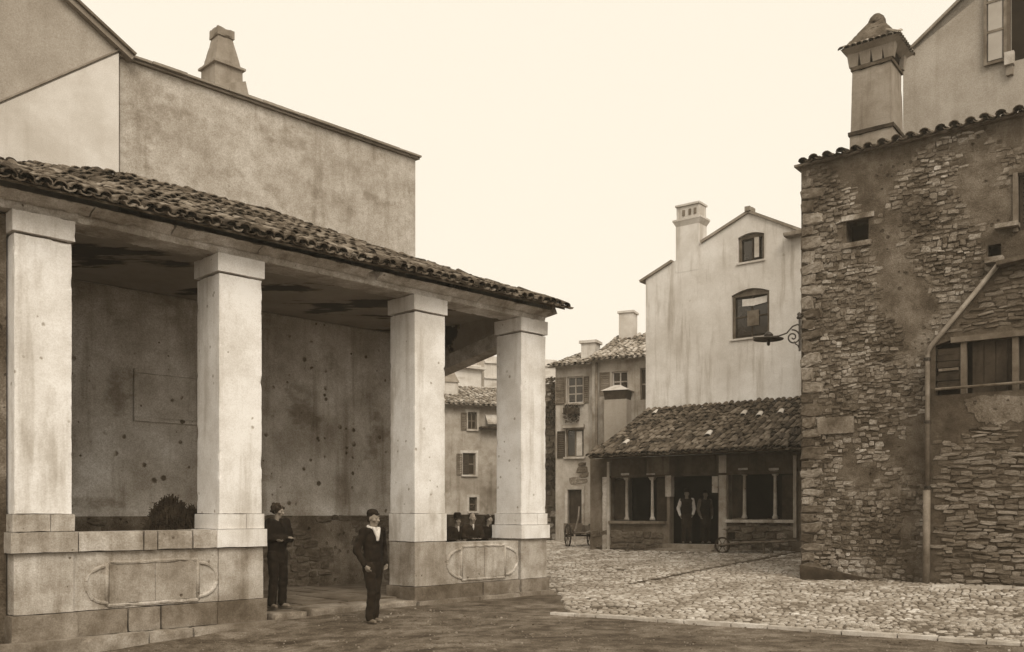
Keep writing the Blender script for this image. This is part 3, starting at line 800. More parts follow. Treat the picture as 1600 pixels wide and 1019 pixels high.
spec = courses(0.02, 5.2, -0.05, ZS-0.1, (0.055, 0.125), (0.07, 0.22), skip_main, (0.008, 0.04), gap=0.012)
gz0 = ground_z(*FB.world(0.5, 0)[:2])
foot = [(-0.015, gz0-0.3), (1.75, gz0-0.3), (1.75, gz0+0.03), (1.3, gz0+0.10), (0.7, gz0+0.20), (0.3, gz0+0.27), (-0.015, gz0+0.30)]
worn(MB().prism(foot, -0.075, 0.02).build('dark_base_strip', M['gutter'], SH), 0.12, 0.012, 6)  # proud strip; the shade of a plinth recess is put into its colour
# quoins
z = 0.1; q = 0
while z < ZS - 0.4:
    h = RND.uniform(0.16, 0.30); ww = (0.48 if q % 2 else 0.28) * RND.uniform(0.8, 1.1)
    spec.append((ww/2 + 0.01, 0.0, z+h/2, ww, h-0.02, 0.05)); z += h; q += 1
stones_into(SH, spec, M['rubble'], 300)
for (x0, y0, x1, y1) in ((1316, 335, 1366, 343), (1318, 378, 1362, 386)):
    r = rect(FB, x0, y0, x1, y1); block('lintel' if y0 < 360 else 'sill', 'rubble', SH, r[0], r[1], -0.06, 0.1, r[2], r[3], 0.15, 0.008)
r = rect(FB, 1278, 652, 1335, 678); block('blocked_lintel', 'rubble', SH, r[0], r[1], -0.065, 0.05, r[2], r[3], 0.15, 0.01)
r = rect(FB, 1555, 349, 1592, 356, -0.1); block('sill', 'rubble', SH, r[0], r[1], -0.2, 0.05, r[2], r[3], 0.15, 0.006)
r = rect(FB, 1540, 402, 1568, 411, -0.1); block('ledge', 'rubble', SH, r[0], r[1], -0.2, 0.05, r[2], r[3], 0.15, 0.006)
MB().box(w2[0]-0.05, w2[0]+0.03, -0.05, 0.06, w2[2]-0.02, w2[3]+0.04).build('window_post', M['wood_mid'], SH)
r = rect(FB, 1586, 258, 1650, 267); block('lintel', 'rubble', SH, r[0]-0.1, r[1]+0.1, -0.05, 0.1, r[2], r[3], 0.15, 0.008)
sw = shutter(SH, w2[0]+0.04, w2[1]-0.03, w2[2]+0.02, w2[3]-0.02, 0.12, 'wood_dark')
# eave tiles
er = MB().prism([(-0.12, ZS+0.002), (S_END+0.1, ZS+0.002), (S_END+0.1, ZS+0.05), (-0.12, ZS+0.05)], -0.10, 0.4).build('roof', M['tile'], SH)
tiled_slope(er, -0.05, S_END, -0.16, 1.1, ZS+0.01, ZS+0.30, M['tile'], 60, spacing=0.27)
# chimney on the stone house
D = 0.75
ca, cb = FB.s(1330, D), FB.s(1393, D); hw = (cb-ca)/2; cy = D+hw; cx_ = (ca+cb)/2
zz = lambda py: FB.z(1362, py, D)
ch = MB().frustum((cx_, cy), hw*1.10, hw*1.10, ZS-0.2, hw*1.06, hw*1.06, zz(206)).build('chimney', M['chimney'], SH); worn(ch, 0.3, 0.012, 3)
o = MB().box(cx_-hw*1.14, cx_+hw*1.14, cy-hw*1.14, cy+hw*1.14, zz(206), zz(200)).build('chimney_band', M['tile'], ch); worn(o, 0.2, 0.01, 5)
o = MB().frustum((cx_, cy), hw*1.03, hw*1.03, zz(200), hw*0.96, hw*0.96, zz(103)).build('chimney_shaft', M['chimney'], ch); worn(o, 0.3, 0.012, 3)
o = MB().box(cx_-hw*1.04, cx_+hw*1.04, cy-hw*1.04, cy+hw*1.04, zz(103), zz(97)).build('chimney_band', M['tile'], ch); worn(o, 0.2, 0.01, 5)
# flared head: four corner posts, dark smoke slot, wide pyramid of tiles, knob
o = MB().frustum((cx_, cy), hw*0.86, hw*0.86, zz(97), hw*0.98, hw*0.98, zz(77)).build('smoke_slot', M['void'], ch)
for sx in (-1, -0.32, 0.36, 1):
    for sy in (-1, 1):
        o = MB().frustum((cx_+sx*hw*0.88, cy+sy*hw*0.9), 0.09, 0.06, zz(97), 0.13, 0.10, zz(74)).build('head_post', M['chimney'], ch)
o = MB().frustum((cx_, cy), hw*1.0, hw*1.0, zz(80), hw*1.42, hw*1.42, zz(70)).build('head_eave', M['chimney'], ch); worn(o, 0.15, 0.012, 5)
mbp = MB().frustum((cx_, cy), hw*1.40, hw*1.40, zz(70), hw*0.36, hw*0.36, zz(24)); o = mbp.build('head_roof', M['mortar'], ch); worn(o, 0.15, 0.016, 5)
o = MB().lathe((cx_, cy, zz(27)), [(hw*0.46, 0), (hw*0.44, 0.08), (hw*0.34, 0.17), (hw*0.18, 0.23), (0.01, 0.25)], 12).build('knob', M['mortar'], ch, smooth=True)
for k in range(9):
    for sy in (-1, 1):
        pass
for k in range(10):                                    # ragged tile ends round the head
    t = -1.36 + k*0.30
    link('roof_tile', tile_mesh(M['tile_pale']), ch, (cx_+hw*t, cy-hw*1.46, zz(70)-0.01), (0.52, 0, RND.uniform(-.1, .1)), (0.8, 0.7, 0.8))
    link('roof_tile', tile_mesh(M['tile_pale']), ch, (cx_+hw*1.46, cy+hw*t, zz(70)-0.01), (0.52, 0, math.pi/2+RND.uniform(-.1, .1)), (0.8, 0.7, 0.8))

# ------------------------------------------------------------------ annex against the stone house
AD = -0.34
FX = FB.shift(0, AD)
AX = thing('stone_annex', 'low annex of thin bedded stone with boarded window at the right edge', 'shed', FX)
pA, pB = FX.p(1449, 548), FX.p(1560, 420); pC = (S_END, pB[1]+0.25)
wv = rect(FX, 1461, 521, 1640, 612)
wv = (wv[0], S_END-0.6, wv[2], wv[3])
MB().prism([(pA[0], -0.3), (S_END, -0.3), pC, pB, pA], 0.0, -AD-0.003, [[(wv[0], wv[2]), (wv[1], wv[2]), (wv[1], wv[3]), (wv[0]+0.42, wv[3]), (wv[0], wv[3]-0.12)]]).build('wall', M['annex_mortar'], AX)
MB().box(wv[0]-0.05, wv[1]+0.1, 0.26, 0.325, wv[2]-0.05, wv[3]+0.05).build('dark_opening', M['void'], AX)
def skip_ax(c, cz, ww, h):
    if wv[0]-0.05 < c+ww/2 and wv[2]-0.08 < cz+h/2 and cz-h/2 < wv[3]+0.06: return 0
    wx = FX.world(c, 0); px = CX + FPX*wx.x/wx.y; py = HZ - FPX*(cz-EYE)/wx.y
    if py < 560 - (px-1452)*1.12: return 0
    if px < 1462: return 0
    if (612 < py < 690 and mnoise.noise(Vector((c*1.2, cz*1.2, 7))) > -0.05) or (px > 1500 and 605 < py < 668): return 0
    return 1.0
spec = courses(pA[0], 5.6, -0.05, pB[1], (0.05, 0.11), (0.12, 0.36), skip_ax, (0.010, 0.035), gap=0.008)
stones_into(AX, spec, M['annex_stone'], 300)
ring = [(1508, 634), (1524, 652), (1540, 664), (1552, 660), (1561, 668), (1578, 655), (1590, 661), (1640, 650), (1640, 617), (1560, 616), (1526, 619), (1506, 624)]
pts_ = []
for (x0, y0), (x1, y1) in zip(ring, ring[1:] + ring[:1]):
    for k in range(5):
        j = 3.0 if k else 1.0; pts_.append(FX.p(x0+(x1-x0)*k/5 + RND.uniform(-j, j), y0+(y1-y0)*k/5 + RND.uniform(-j, j)))
o = MB().prism(pts_, -0.012, 0.0).build('plaster_patch', M['mortar'], AX)
# boarding in the window
xb = FX.s(1499); n = 6
for k in range(n):
    z0 = wv[2] + 0.16 + (wv[3]-0.30-wv[2]-0.02)*k/n
    o = MB().box(wv[0]+0.01, xb, 0.05, 0.085, z0, z0+(wv[3]-0.32-wv[2])/n*0.9).build('plank', M['wood_dark'], AX); o.rotation_euler = (0, RND.uniform(-.008, .008), 0)
for px in (1505, 1586):
    s = FX.s(px); MB().box(s-0.05, s+0.05, 0.02, 0.12, wv[2], wv[3]-0.10).build('post', M['soffit'], AX)
MB().box(xb-0.15, wv[1], -0.02, 0.13, wv[3]-0.10, wv[3]+0.005).build('window_beam', M['soffit'], AX)
s = xb + 0.2
while s < wv[1]-0.2:
    MB().box(s, s+0.19, 0.14, 0.17, wv[2], wv[3]-0.1).build('plank', M['wood_dark'], AX); s += 0.2
sl = FX.z(1530, 603, -0.1)
MB().tube([(wv[0]+0.02, -0.06, sl), (wv[1], -0.06, sl+0.02)], 0.028, 8).build('rail', M['wood_mid'], AX)
r = rect(FX, 1466, 575, 1497, 579); MB().box(r[0], r[1], 0.02, 0.045, r[2], r[3]).build('batten', M['wood_mid'], AX)
# sloping roof edge and drain pipe
def up(p, k): return (p[0], p[1]+k)
MB().prism([up(pB, 0.01), up(pC, 0.01), up(pC, 0.09), up(pB, 0.09)], -0.25, -AD).build('roof', M['tile'], AX)
q0 = (pA[0]+0.03, -0.07, pA[1]+0.0); q1 = (pB[0], -0.07, pB[1]+0.05)
zg = ground_z(*FX.world(pA[0], 0)[:2])
zp = FX.z(1450, 768)
pp = MB().tube([(pA[0]+0.02, -0.07, zp), (pA[0]+0.02, -0.07, pA[1]-0.12), (pA[0]+0.025, -0.07, pA[1]-0.02), (pA[0]+0.10, -0.07, pA[1]+0.09), q1], 0.045, 10).build('drainpipe', M['pipe'], AX, smooth=True)
MB().tube([(pA[0]+0.0, -0.09, zg-0.1), (pA[0]+0.01, -0.09, zp+0.02)], 0.068, 10).build('lower_pipe', M['pipe_dark'], pp, smooth=True)
for py in (562, 660, 762):
    z = FX.z(1450, py); MB().lathe((pA[0]+0.02, -0.07, z-0.025), [(0.066, 0), (0.066, 0.05)], 10).build('pipe_bracket', M['iron'], pp)

# ------------------------------------------------------------------ plastered house behind the stone house
FP = FB.shift(0, 4.6)
PH = thing('plastered_house', 'plastered gable house with an open casement window behind the stone house roof', 'house', FP)
v0 = FP.p(1411, 92); v1 = FP.p(1502, 2); sl_ = (v1[1]-v0[1])/(v1[0]-v0[0]); sE = 7.5
vE = (sE, v0[1]+sl_*(sE-v0[0]))
wo = rect(FP, 1577, -90, 1650, 88)
MB().prism([(v0[0], 4.0), (sE, 4.0), vE, v0], 0.0, 5.0, [hole(wo)]).build('wall', M['render_mid'], PH)
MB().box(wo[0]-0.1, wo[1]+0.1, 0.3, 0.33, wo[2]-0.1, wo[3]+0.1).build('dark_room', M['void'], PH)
dv = Vector((vE[0]-v0[0], vE[1]-v0[1])).normalized(); nv = Vector((-dv.y, dv.x))
a = (v0[0]-dv.x*0.2, v0[1]-dv.y*0.2)
MB().prism([(a[0]+nv.x*.005, a[1]+nv.y*.005), (vE[0]+nv.x*.005, vE[1]+nv.y*.005), (vE[0]+nv.x*.07, vE[1]+nv.y*.07), (a[0]+nv.x*.07, a[1]+nv.y*.07)], -0.08, 5.0).build('roof', M['chimney'], PH)
cs_ = rect(FP, 1538, -48, 1574, 101)
add_window(PH, cs_[0], cs_[1], cs_[2], cs_[3], -0.09, 1, 3, 'wood_mid', 'glass_pale', bar=0.065, back=False, name='casement', depth=0.05)
MB().box(wo[0]-0.09, wo[0]+0.02, -0.06, 0.1, wo[2]-0.02, wo[3]).build('window_frame', M['wood_mid'], PH)
r = rect(FP, 1571, 84, 1586, 104); block('stone_bracket', 'kerb', PH, r[0], r[1], -0.16, 0.0, r[2], r[3], 0.15, 0.008)
r = rect(FP, 1573, 104, 1584, 119); block('bracket_foot', 'chimney', PH, r[0], r[1], -0.10, 0.0, r[2], r[3], 0.15, 0.008)

# ------------------------------------------------------------------ shop with tiled lean-to roof
SP = thing('shop', 'low shop with slender window columns and dark doorway under a steep tiled roof', 'shop', FC)
def cp(px, py, D=0.0): return FC.p(px, py, D)
sE = FC.s(1300); ZE = 3.42; gzl = 0.30
oL = rect(FC, 955, 744, 1042, 814); oD = rect(FC, 1046, 742, 1122, 856); oR = rect(FC, 1138, 740, 1241, 812)
oD = (oD[0], oD[1], 0.35, oD[3])
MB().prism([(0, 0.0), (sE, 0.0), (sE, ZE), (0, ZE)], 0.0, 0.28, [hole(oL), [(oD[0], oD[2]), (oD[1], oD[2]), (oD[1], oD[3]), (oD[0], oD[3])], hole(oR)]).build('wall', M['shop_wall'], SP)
MB().box(0.0, 0.28, 0.285, 2.95, 0, ZE+0.4).build('side_wall', M['render_mid'], SP)
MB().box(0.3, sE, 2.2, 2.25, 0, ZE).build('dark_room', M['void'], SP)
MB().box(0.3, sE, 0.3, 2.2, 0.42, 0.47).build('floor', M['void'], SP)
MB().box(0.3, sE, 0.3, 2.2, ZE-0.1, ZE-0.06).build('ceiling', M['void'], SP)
# dark fascia boards over the openings
s = FC.s(956, -0.03)
while s < FC.s(1243, -0.03):
    l = 0.26; MB().box(s+0.004, s+l-0.004, -0.05+RND.uniform(-.006, .006), -0.004, oL[3]+0.03, ZE-0.02).build('fascia_board', M['wood_mid'] if FC.s(1010) < s < FC.s(1035) else M['fascia'], SP); s += l
MB().box(FC.s(953), FC.s(1244), -0.06, 0.05, oL[3]-0.04, oL[3]+0.026).build('lintel_beam', M['fascia'], SP)
# slender columns
for px, y0, y1 in ((978, 741, 814), (1018, 741, 814), (1162, 733, 812), (1210, 733, 812)):
    s, zb_, zt_ = FC.s(px), FC.z(px, y1), FC.z(px, y0)
    H = zt_ - zb_
    cl = MB().lathe((s, 0.06, zb_+0.02), [(0.085, 0), (0.085, 0.06), (0.065, 0.09), (0.052, 0.13), (0.048, H*0.5), (0.045, H-0.22), (0.055, H-0.20)], 12).build('column', M['grey_stone'], SP, smooth=True)
    MB().frustum((s, 0.06), 0.055, 0.055, zb_+H-0.19, 0.13, 0.11, zb_+H-0.03).box(s-0.15, s+0.15, -0.06, 0.19, zb_+H-0.03, zb_+H+0.03).build('column_capital', M['grey_stone'], cl)
for px, y0, y1 in ((1046, 743, 776), (1119, 744, 770)):
    r = rect(FC, px-5, y0, px+4, y1); block('door_bracket', 'grey_stone', SP, r[0], r[1], -0.075, 0.16, r[2], r[3], 0.15, 0.012)
# shutters / boards folded inside windows
for a, b in ((956, 975), (1022, 1040), (1140, 1158), (1218, 1240)):
    r = rect(FC, a, 748, b, 810); MB().box(r[0]+0.02, r[1], 0.14, 0.18, oL[2]+0.03, oL[3]-0.08).build('shutter', M['wood_dark'], SP)
# sills and counters
MB().box(oL[0]-0.05, oL[1]-0.01, -0.12, 0.25, oL[2]-0.09, oL[2]-0.002).build('sill', M['wood_mid'], SP)
MB().box(oR[0]-0.05, oR[1]+0.04, -0.12, 0.25, oR[2]-0.09, oR[2]-0.002).build('sill', M['grey_stone'], SP)
# stones of the low walls under the windows
spec = courses(FC.s(1126, -0.02), FC.s(1245, -0.02), 0.45, oR[2]-0.1, (0.16, 0.24), (0.22, 0.45), None, (0.03, 0.06))
stones_into(SP, spec, M['rubble'], 300)
spec = courses(0.05, FC.s(1044, -0.02), 0.25, oL[2]-0.5, (0.18, 0.26), (0.25, 0.5), None, (0.02, 0.05))
stones_into(SP, spec, M['dado'], 300)
r = rect(FC, 1124, 745, 1136, 812); block('pier', 'grey_stone', SP, r[0], r[1], -0.05, 0.2, 0.4, ZE-0.05, 0.2, 0.01)
r = rect(FC, 1241, 712, 1246, 840); MB().box(r[0], r[1], -0.09, -0.005, r[2], r[3]).build('end_post', M['wood_pale'], SP)
r = rect(FC, 950, 722, 954, 850); MB().box(r[0], r[1], -0.07, -0.005, r[2]-0.3, r[3]).build('corner_post', M['wood_pale'], SP)
block('pier', 'grey_stone', SP, FC.s(942), FC.s(954)-0.12, -0.04, 0.0, 0.3, oL[3], 0.2, 0.012)
# door steps
block('door_step', 'plinth', SP, oD[0]-0.2, oD[1]+0.05, -0.55, 0.0, 0.0, 0.56, 0.2, 0.012)
block('door_step', 'plinth', SP, oD[0]-0.1, oD[1], -0.28, 0.28, 0.3, 0.70, 0.2, 0.012)
# roof
ZTOP = FC.z(1130, 634, 3.0)
def slab(s0, s1, d0, z0, d1, z1, t):
    v = []
    for s in (s0, s1):
        for d, z in ((d0, z0), (d1, z1)): v += [(s, d, z), (s, d, z-t)]
    return MB().add(v, [(0,2,6,4), (1,5,7,3), (0,4,5,1), (2,3,7,6), (0,1,3,2), (4,6,7,5)])
EZ = FC.z(1070, 708, -0.8); ES = FC.s(919, -0.8)
rf = slab(ES+0.04, sE, -0.78, EZ, 2.98, ZTOP, 0.05).build('roof', M['fascia'], SP)
tiled_slope(rf, ES, sE, -0.84, 2.98, EZ, ZTOP, M['tile_dark'], 300, spacing=0.195, expo=0.31, sag=0.06, jumble=1.2)
# a few bleached and slipped tiles
th = math.atan2(ZTOP-EZ, 3.8)
for px, py in ((1105, 685), (1160, 653), (1185, 655), (1218, 652), (975, 700), (1022, 652)):
    for t in [k/40 for k in range(41)]:
        D = -0.84 + 3.82*t; z = EZ + (ZTOP-EZ)*t
        if FC.z(px, py, D) <= z:
            break
    link('roof_tile', tile_mesh(M['kerb']), rf, (FC.s(px, D), D, z+0.09), (th, 0, 0.15), (1.0, 0.8, 0.7))

# ------------------------------------------------------------------ gable house behind the shop
FH = FC.shift(0, 3.0)
HG = thing('gable_house', 'pale plastered gable house rising behind the shop with two arched windows', 'house', FH)
hp = FH.p
wa = rect(FH, 1153, 368, 1194, 408); wb = rect(FH, 1143, 458, 1202, 527)
def arch(r, rise=0.10, n=7):
    pts = [(r[0], r[2]), (r[1], r[2])]
    for k in range(n+1):
        t = k/n; pts.append((r[1] + (r[0]-r[1])*t, r[3] + rise*math.sin(math.pi*t)))
    return pts
peak = hp(1170, 333); lft = hp(1009, 437); rgt = hp(1290, 376)
MB().prism([(lft[0], 0), (rgt[0], 0), rgt, peak, lft], 0.0, 7.0, [arch(wa), arch(wb, 0.16)]).build('wall', M['pale_render'], HG)
def along(a, b, px):
    s = FH.s(px); k = (s-a[0])/(b[0]-a[0]); return (s, a[1]+(b[1]-a[1])*k)
for (a, b) in ((peak, along(peak, lft, 1096)), (along(peak, lft, 1051), lft), (peak, rgt)):
    dv = Vector((b[0]-a[0], b[1]-a[1])).normalized(); nv = Vector((-dv.y, dv.x)); nv = nv if nv.y > 0 else -nv
    k = 0.0 if b[0] > lft[0]+0.5 and b[0] < peak[0] else 0.22; e = (b[0]+dv.x*k, b[1]+dv.y*k)
    MB().prism([(a[0]+nv.x*.004, a[1]+nv.y*.004), (e[0]+nv.x*.004, e[1]+nv.y*.004), (e[0]+nv.x*.09, e[1]+nv.y*.09), (a[0]+nv.x*.09, a[1]+nv.y*.09)], -0.07, 7.1).build('roof', M['chimney'], HG)
block('ridge_cap', 'chimney', HG, peak[0]-0.1, peak[0]+0.1, -0.12, 0.3, peak[1]+0.05, peak[1]+0.2, 0.15, 0.01)
r = rect(FH, 1226, 362, 1262, 368, -0.2); block('eave_beam', 'wood_mid', HG, r[0], r[1], -0.35, 0.0, r[2], r[3], 0.2, 0.02)
for r, rise, nz in ((wa, 0.10, 1), (wb, 0.16, 2)):
    fr = add_window(HG, r[0]+0.01, r[1]-0.01, r[2]+0.01, r[3]-0.02, 0.16, 2, nz, 'wood_dark', 'glass', bar=0.07, sill=None)
    m2 = MB().prism(arch((r[0]+0.015, r[1]-0.015, r[3]-0.06, r[3]), rise-0.02)[0:], 0.10, 0.16).build('arched_head', M['wood_mid'], fr)
    MB().box(r[0]+0.01, r[0]+0.09, 0.08, 0.155, r[2]+0.01, r[3]-0.03).box(r[1]-0.09, r[1]-0.01, 0.08, 0.155, r[2]+0.01, r[3]-0.03).build('outer_frame', M['wood_mid'], fr)
r = rect(FH, 1172, 371, 1178, 402); MB().box(r[0]+0.12, r[1]+0.14, 0.06, 0.1, r[2], r[3]).build('open_leaf', M['wood_pale'], HG)
r = rect(FH, 1157, 464, 1196, 475)
MB().add([(r[0], 0.14, r[2]), (r[0]+0.4, 0.12, r[2]-0.03), (r[1], 0.13, r[2]+0.03), (r[1], 0.15, r[3]+0.02), (r[0]+0.4, 0.13, r[3]-0.02), (r[0], 0.14, r[3])], [(0,1,4,5), (1,2,3,4)]).build('hanging_cloth', M['cloth_white'], HG)
r = rect(FH, 1165, 484, 1183, 508); MB().box(r[0], r[1], 0.13, 0.15, r[2], r[3]).build('window_card', M['wood_mid'], HG)
for rr in (wa, wb):
    MB().box(rr[0]-0.04, rr[1]+0.04, -0.05, 0.1, rr[2]-0.07, rr[2]-0.003).build('sill', M['chimney_pale'], HG, bevel=0.01)
# chimney breast
D = -0.006
zz = lambda py: FH.z(1073, py, D)
ca, cb = FH.s(1056, D), FH.s(1092, D); cm = (ca+cb)/2; hw = (cb-ca)/2; dp = 0.30
ch = MB().box(ca, cb, D, D+2*dp, zz(424), zz(352)).build('chimney', M['pale_render'], HG)
o = MB().frustum((cm, D+dp), hw*0.98, dp*0.98, zz(352), hw*1.22, dp*1.15, zz(344)).build('chimney_cornice', M['chimney_pale'], ch)
o = MB().box(cm-hw*1.24, cm+hw*1.24, D+dp-dp*1.18, D+dp+dp*1.18, zz(344), zz(341)).build('chimney_slab', M['chimney_pale'], ch)
o = MB().box(cm-hw*0.98, cm+hw*0.98, D+0.03, D+2*dp-0.03, zz(341), zz(321)).build('chimney_head', M['chimney_pale'], ch); worn(o, 0.2, 0.008, 4)
for k in (-0.45, 0.1, 0.55):
    MB().box(cm+hw*k, cm+hw*k+0.09, D-0.02+0.02, D+0.06, zz(336), zz(327)).build('smoke_hole', M['soffit'], o)
MB().box(cm-hw*1.05, cm+hw*1.05, D-0.02, D+2*dp+0.02, zz(321), zz(318)).build('chimney_cap', M['chimney_pale'], ch)

# ------------------------------------------------------------------ lamp on the corner of the stone house
zl = FB.z(1247, 526)
LP = thing('wall_lamp', 'black scrolled iron lamp bracket with flat disc shade on stone house corner', 'lamp', loc=tuple(FB.world(0.0, -0.06, zl)), rz=math.radians(176))
def spiral(c, r0, r1, turns, a0, n=36, sgn=1):
    return [(c[0] + (r0+(r1-r0)*k/n)*math.cos(a0+sgn*turns*2*math.pi*k/n), 0, c[1] + (r0+(r1-r0)*k/n)*math.sin(a0+sgn*turns*2*math.pi*k/n)) for k in range(n+1)]
MB().box(-0.01, 0.03, -0.03, 0.03, -0.32, 0.38).build('wall_plate', M['iron'], LP, bevel=0.005)
MB().tube([(0.0, 0, 0.22), (0.06, 0, 0.24), (0.16, 0, 0.20), (0.28, 0, 0.06), (0.45, 0, 0.0), (0.98, 0, -0.03)], 0.017, 8).build('arm', M['iron'], LP, smooth=True)
MB().tube(spiral((0.15, -0.03), 0.16, 0.02, 1.7, math.radians(80), sgn=1), 0.016, 8).build('scroll', M['iron'], LP, smooth=True)
MB().tube([(0.02, 0, -0.26), (0.05, 0, -0.20), (0.10, 0, -0.17), (0.12, 0, -0.12)], 0.014, 6).build('lower_scroll', M['iron'], LP, smooth=True)
MB().lathe((0.02, 0, 0.36), [(0.05, 0), (0.06, 0.03), (0.035, 0.06), (0.05, 0.1), (0.01, 0.14)], 10).build('finial', M['iron'], LP, smooth=True)
MB().lathe((0.66, 0, -0.075), [(0.31, 0), (0.315, 0.012), (0.15, 0.055), (0.05, 0.08)], 24).build('shade', M['iron'], LP, smooth=True)
MB().lathe((0.66, 0, -0.01), [(0.09, 0), (0.10, 0.04), (0.05, 0.09), (0.02, 0.11)], 14).build('lamp_top', M['iron'], LP, smooth=True)
MB().lathe((0.66, 0, -0.20), [(0.02, 0), (0.035, 0.03), (0.035, 0.10), (0.025, 0.13)], 10).build('burner', M['iron'], LP, smooth=True)

# ------------------------------------------------------------------ far houses at the end of the square
F1 = Frame(((868-CX)/FPX*41.0, 41.0), math.radians(-24))
H1 = thing('far_house', 'far narrow house with shuttered windows and a small dark door', 'house', F1)
sR = F1.s(929); zt = F1.z(890, 572)
ww1 = rect(F1, 886, 588, 911, 630); ww2 = rect(F1, 884, 670, 912, 714); dr = rect(F1, 887, 765, 909, 838)
MB().prism([(0, -0.5), (sR, -0.5), (sR, zt), (0, zt)], 0, 6, [hole(ww1), hole(ww2), hole(dr)]).build('wall', M['far_render'], H1)
add_window(H1, ww1[0], ww1[1], ww1[2], ww1[3], 0.10, 2, 3, 'wood_pale', 'glass', bar=0.06, sill='grey_stone')
add_window(H1, ww2[0], ww2[1], ww2[2], ww2[3], 0.10, 2, 1, 'wood_mid', 'glass', bar=0.06, sill='grey_stone')
r = rect(F1, 868, 590, 884, 632); shutter(H1, r[0], r[1], r[2], r[3], 0.0)
r = rect(F1, 912, 588, 920, 630); shutter(H1, r[0], r[1], r[2], r[3], 0.0)
r = rect(F1, 871, 674, 883, 716); shutter(H1, r[0], r[1], r[2], r[3], 0.0, 'wood_dark')
r = rect(F1, 900, 674, 909, 712); MB().box(r[0], r[1], 0.06, 0.09, r[2], r[3]).build('curtain', M['wood_pale'], H1)
r = rect(F1, 880, 664, 914, 669); MB().box(r[0], r[1], -0.2, 0, r[2], r[3]).build('hood_mould', M['grey_stone'], H1)
r = rect(F1, 884, 638, 906, 648); fb = MB().box(r[0], r[1], -0.32, -0.005, r[2], r[3]).build('flower_box', M['wood_dark'], H1)
mb = MB()
for _ in range(260):
    c = Vector((RND.uniform(r[0], r[1]), RND.uniform(-0.4, 0.0), RND.uniform(r[2]-0.35, r[3]+0.15))); a = Vector((RND.uniform(-1, 1), RND.uniform(-1, 1), RND.uniform(-1, 1))).normalized()*0.05; b = a.cross(Vector((RND.uniform(-1, 1), 0.3, 0.5))).normalized()*0.04
    mb.add([tuple(c-a), tuple(c+b), tuple(c+a), tuple(c-b)], [(0,1,2,3)])
tag(mb.build('flowers', M['leaf'], fb, recalc=False), kind='stuff')
MB().box(dr[0]+0.01, dr[1]-0.01, 0.18, 0.22, -0.4, dr[3]-0.01).build('door', M['wood_dark'], H1)
MB().box(dr[0]-0.12, dr[0]-0.002, -0.03, 0.1, 0, dr[3]).box(dr[1]+0.002, dr[1]+0.12, -0.03, 0.1, 0, dr[3]).box(dr[0]-0.12, dr[1]+0.12, -0.032, 0.1, dr[3]+0.002, dr[3]+0.14).build('door_frame', M['grey_stone'], H1)
spec = courses(0.0, sR-0.05, 0.2, F1.z(890, 722), (0.2, 0.3), (0.3, 0.6), lambda c, z, w_, h_: 0 if (dr[0]-0.4 < c < dr[1]+0.4 and z < dr[3]+0.25) or c < 0.3 or mnoise.noise(Vector((c, z, 0))) > 0.1 else 1, (0.02, 0.05))
stones_into(H1, spec, M['rubble'], 120)
rf = slab(-0.25, sR+0.02, -0.3, zt-0.02, 4.5, zt+1.35, 0.06).build('roof', M['chimney'], H1)
tiled_slope(rf, -0.25, sR+0.02, -0.36, 4.4, zt-0.02, zt+1.32, M['tile_pale'], 0, spacing=0.24)
r = rect(F1, 908, 536, 930, 552, 1.2); MB().box(r[0], r[1], 1.2, 1.9, r[2]-0.6, r[3]).box(r[0]-0.08, r[1]+0.08, 1.12, 1.98, r[3]+0.001, r[3]+0.12).build('chimney', M['chimney_pale'], H1)

F2 = F1.shift(sR+0.01, -0.35)
H2 = thing('far_house', 'far house with a projecting chimney breast and hood beside the gable house', 'house', F2)
sR2 = F2.s(1040); zt = F2.z(965, 562)
wq = rect(F2, 956, 580, 981, 612); wr = rect(F2, 1000, 575, 1012, 625)
MB().prism([(0, -0.5), (sR2, -0.5), (sR2, zt), (0, zt)], 0, 6, [hole(wq), hole(wr)]).build('wall', M['far_render'], H2)
add_window(H2, wq[0], wq[1], wq[2], wq[3], 0.10, 2, 2, 'wood_pale', 'glass', bar=0.06, sill='grey_stone')
add_window(H2, wr[0], wr[1], wr[2], wr[3], 0.10, 1, 2, 'wood_mid', 'glass', bar=0.06)
r = rect(F2, 937, 582, 953, 618); shutter(H2, r[0], r[1], r[2], r[3], 0.0)
MB().tube([(F2.s(933), -0.07, 0.5), (F2.s(933), -0.07, zt-0.1)], 0.06, 8).build('drainpipe', M['pipe_dark'], H2, smooth=True)
r = rect(F2, 944, 624, 979, 700, -0.7); cbst = MB().box(r[0], r[1], -0.7, -0.003, r[2]-1.6, r[3]).build('chimney_breast', M['render_mid'], H2)
r2 = rect(F2, 943, 607, 980, 622, -0.7); cm = (r2[0]+r2[1])/2
MB().frustum((cm, -0.36), (r[1]-r[0])/2*0.95, 0.33, r[3], (r2[1]-r2[0])/2*1.0, 0.40, r2[2]+0.32).build('hood_slot', M['wood_dark'], cbst)
MB().frustum((cm, -0.36), (r2[1]-r2[0])/2*1.2, 0.46, r2[2]+0.32, 0.12, 0.05, r2[3]+0.18).build('hood_roof', M['chimney_pale'], cbst)
rf = slab(-0.1, sR2, -0.35, zt-0.02, 4.0, zt+1.75, 0.06).build('roof', M['chimney'], H2)
tiled_slope(rf, -0.1, sR2, -0.42, 4.0, zt-0.02, zt+1.75, M['tile_pale'], 60, spacing=0.24)
r = rect(F2, 967, 489, 989, 525, 3.2); ch = MB().box(r[0], r[1], 3.2, 3.9, r[2]-1.0, r[3]).build('chimney', M['chimney_pale'], H2)
MB().box(r[0]-0.06, r[1]+0.06, 3.14, 3.96, r[3]+0.002, r[3]+0.1).build('chimney_cap', M['chimney_pale'], ch)

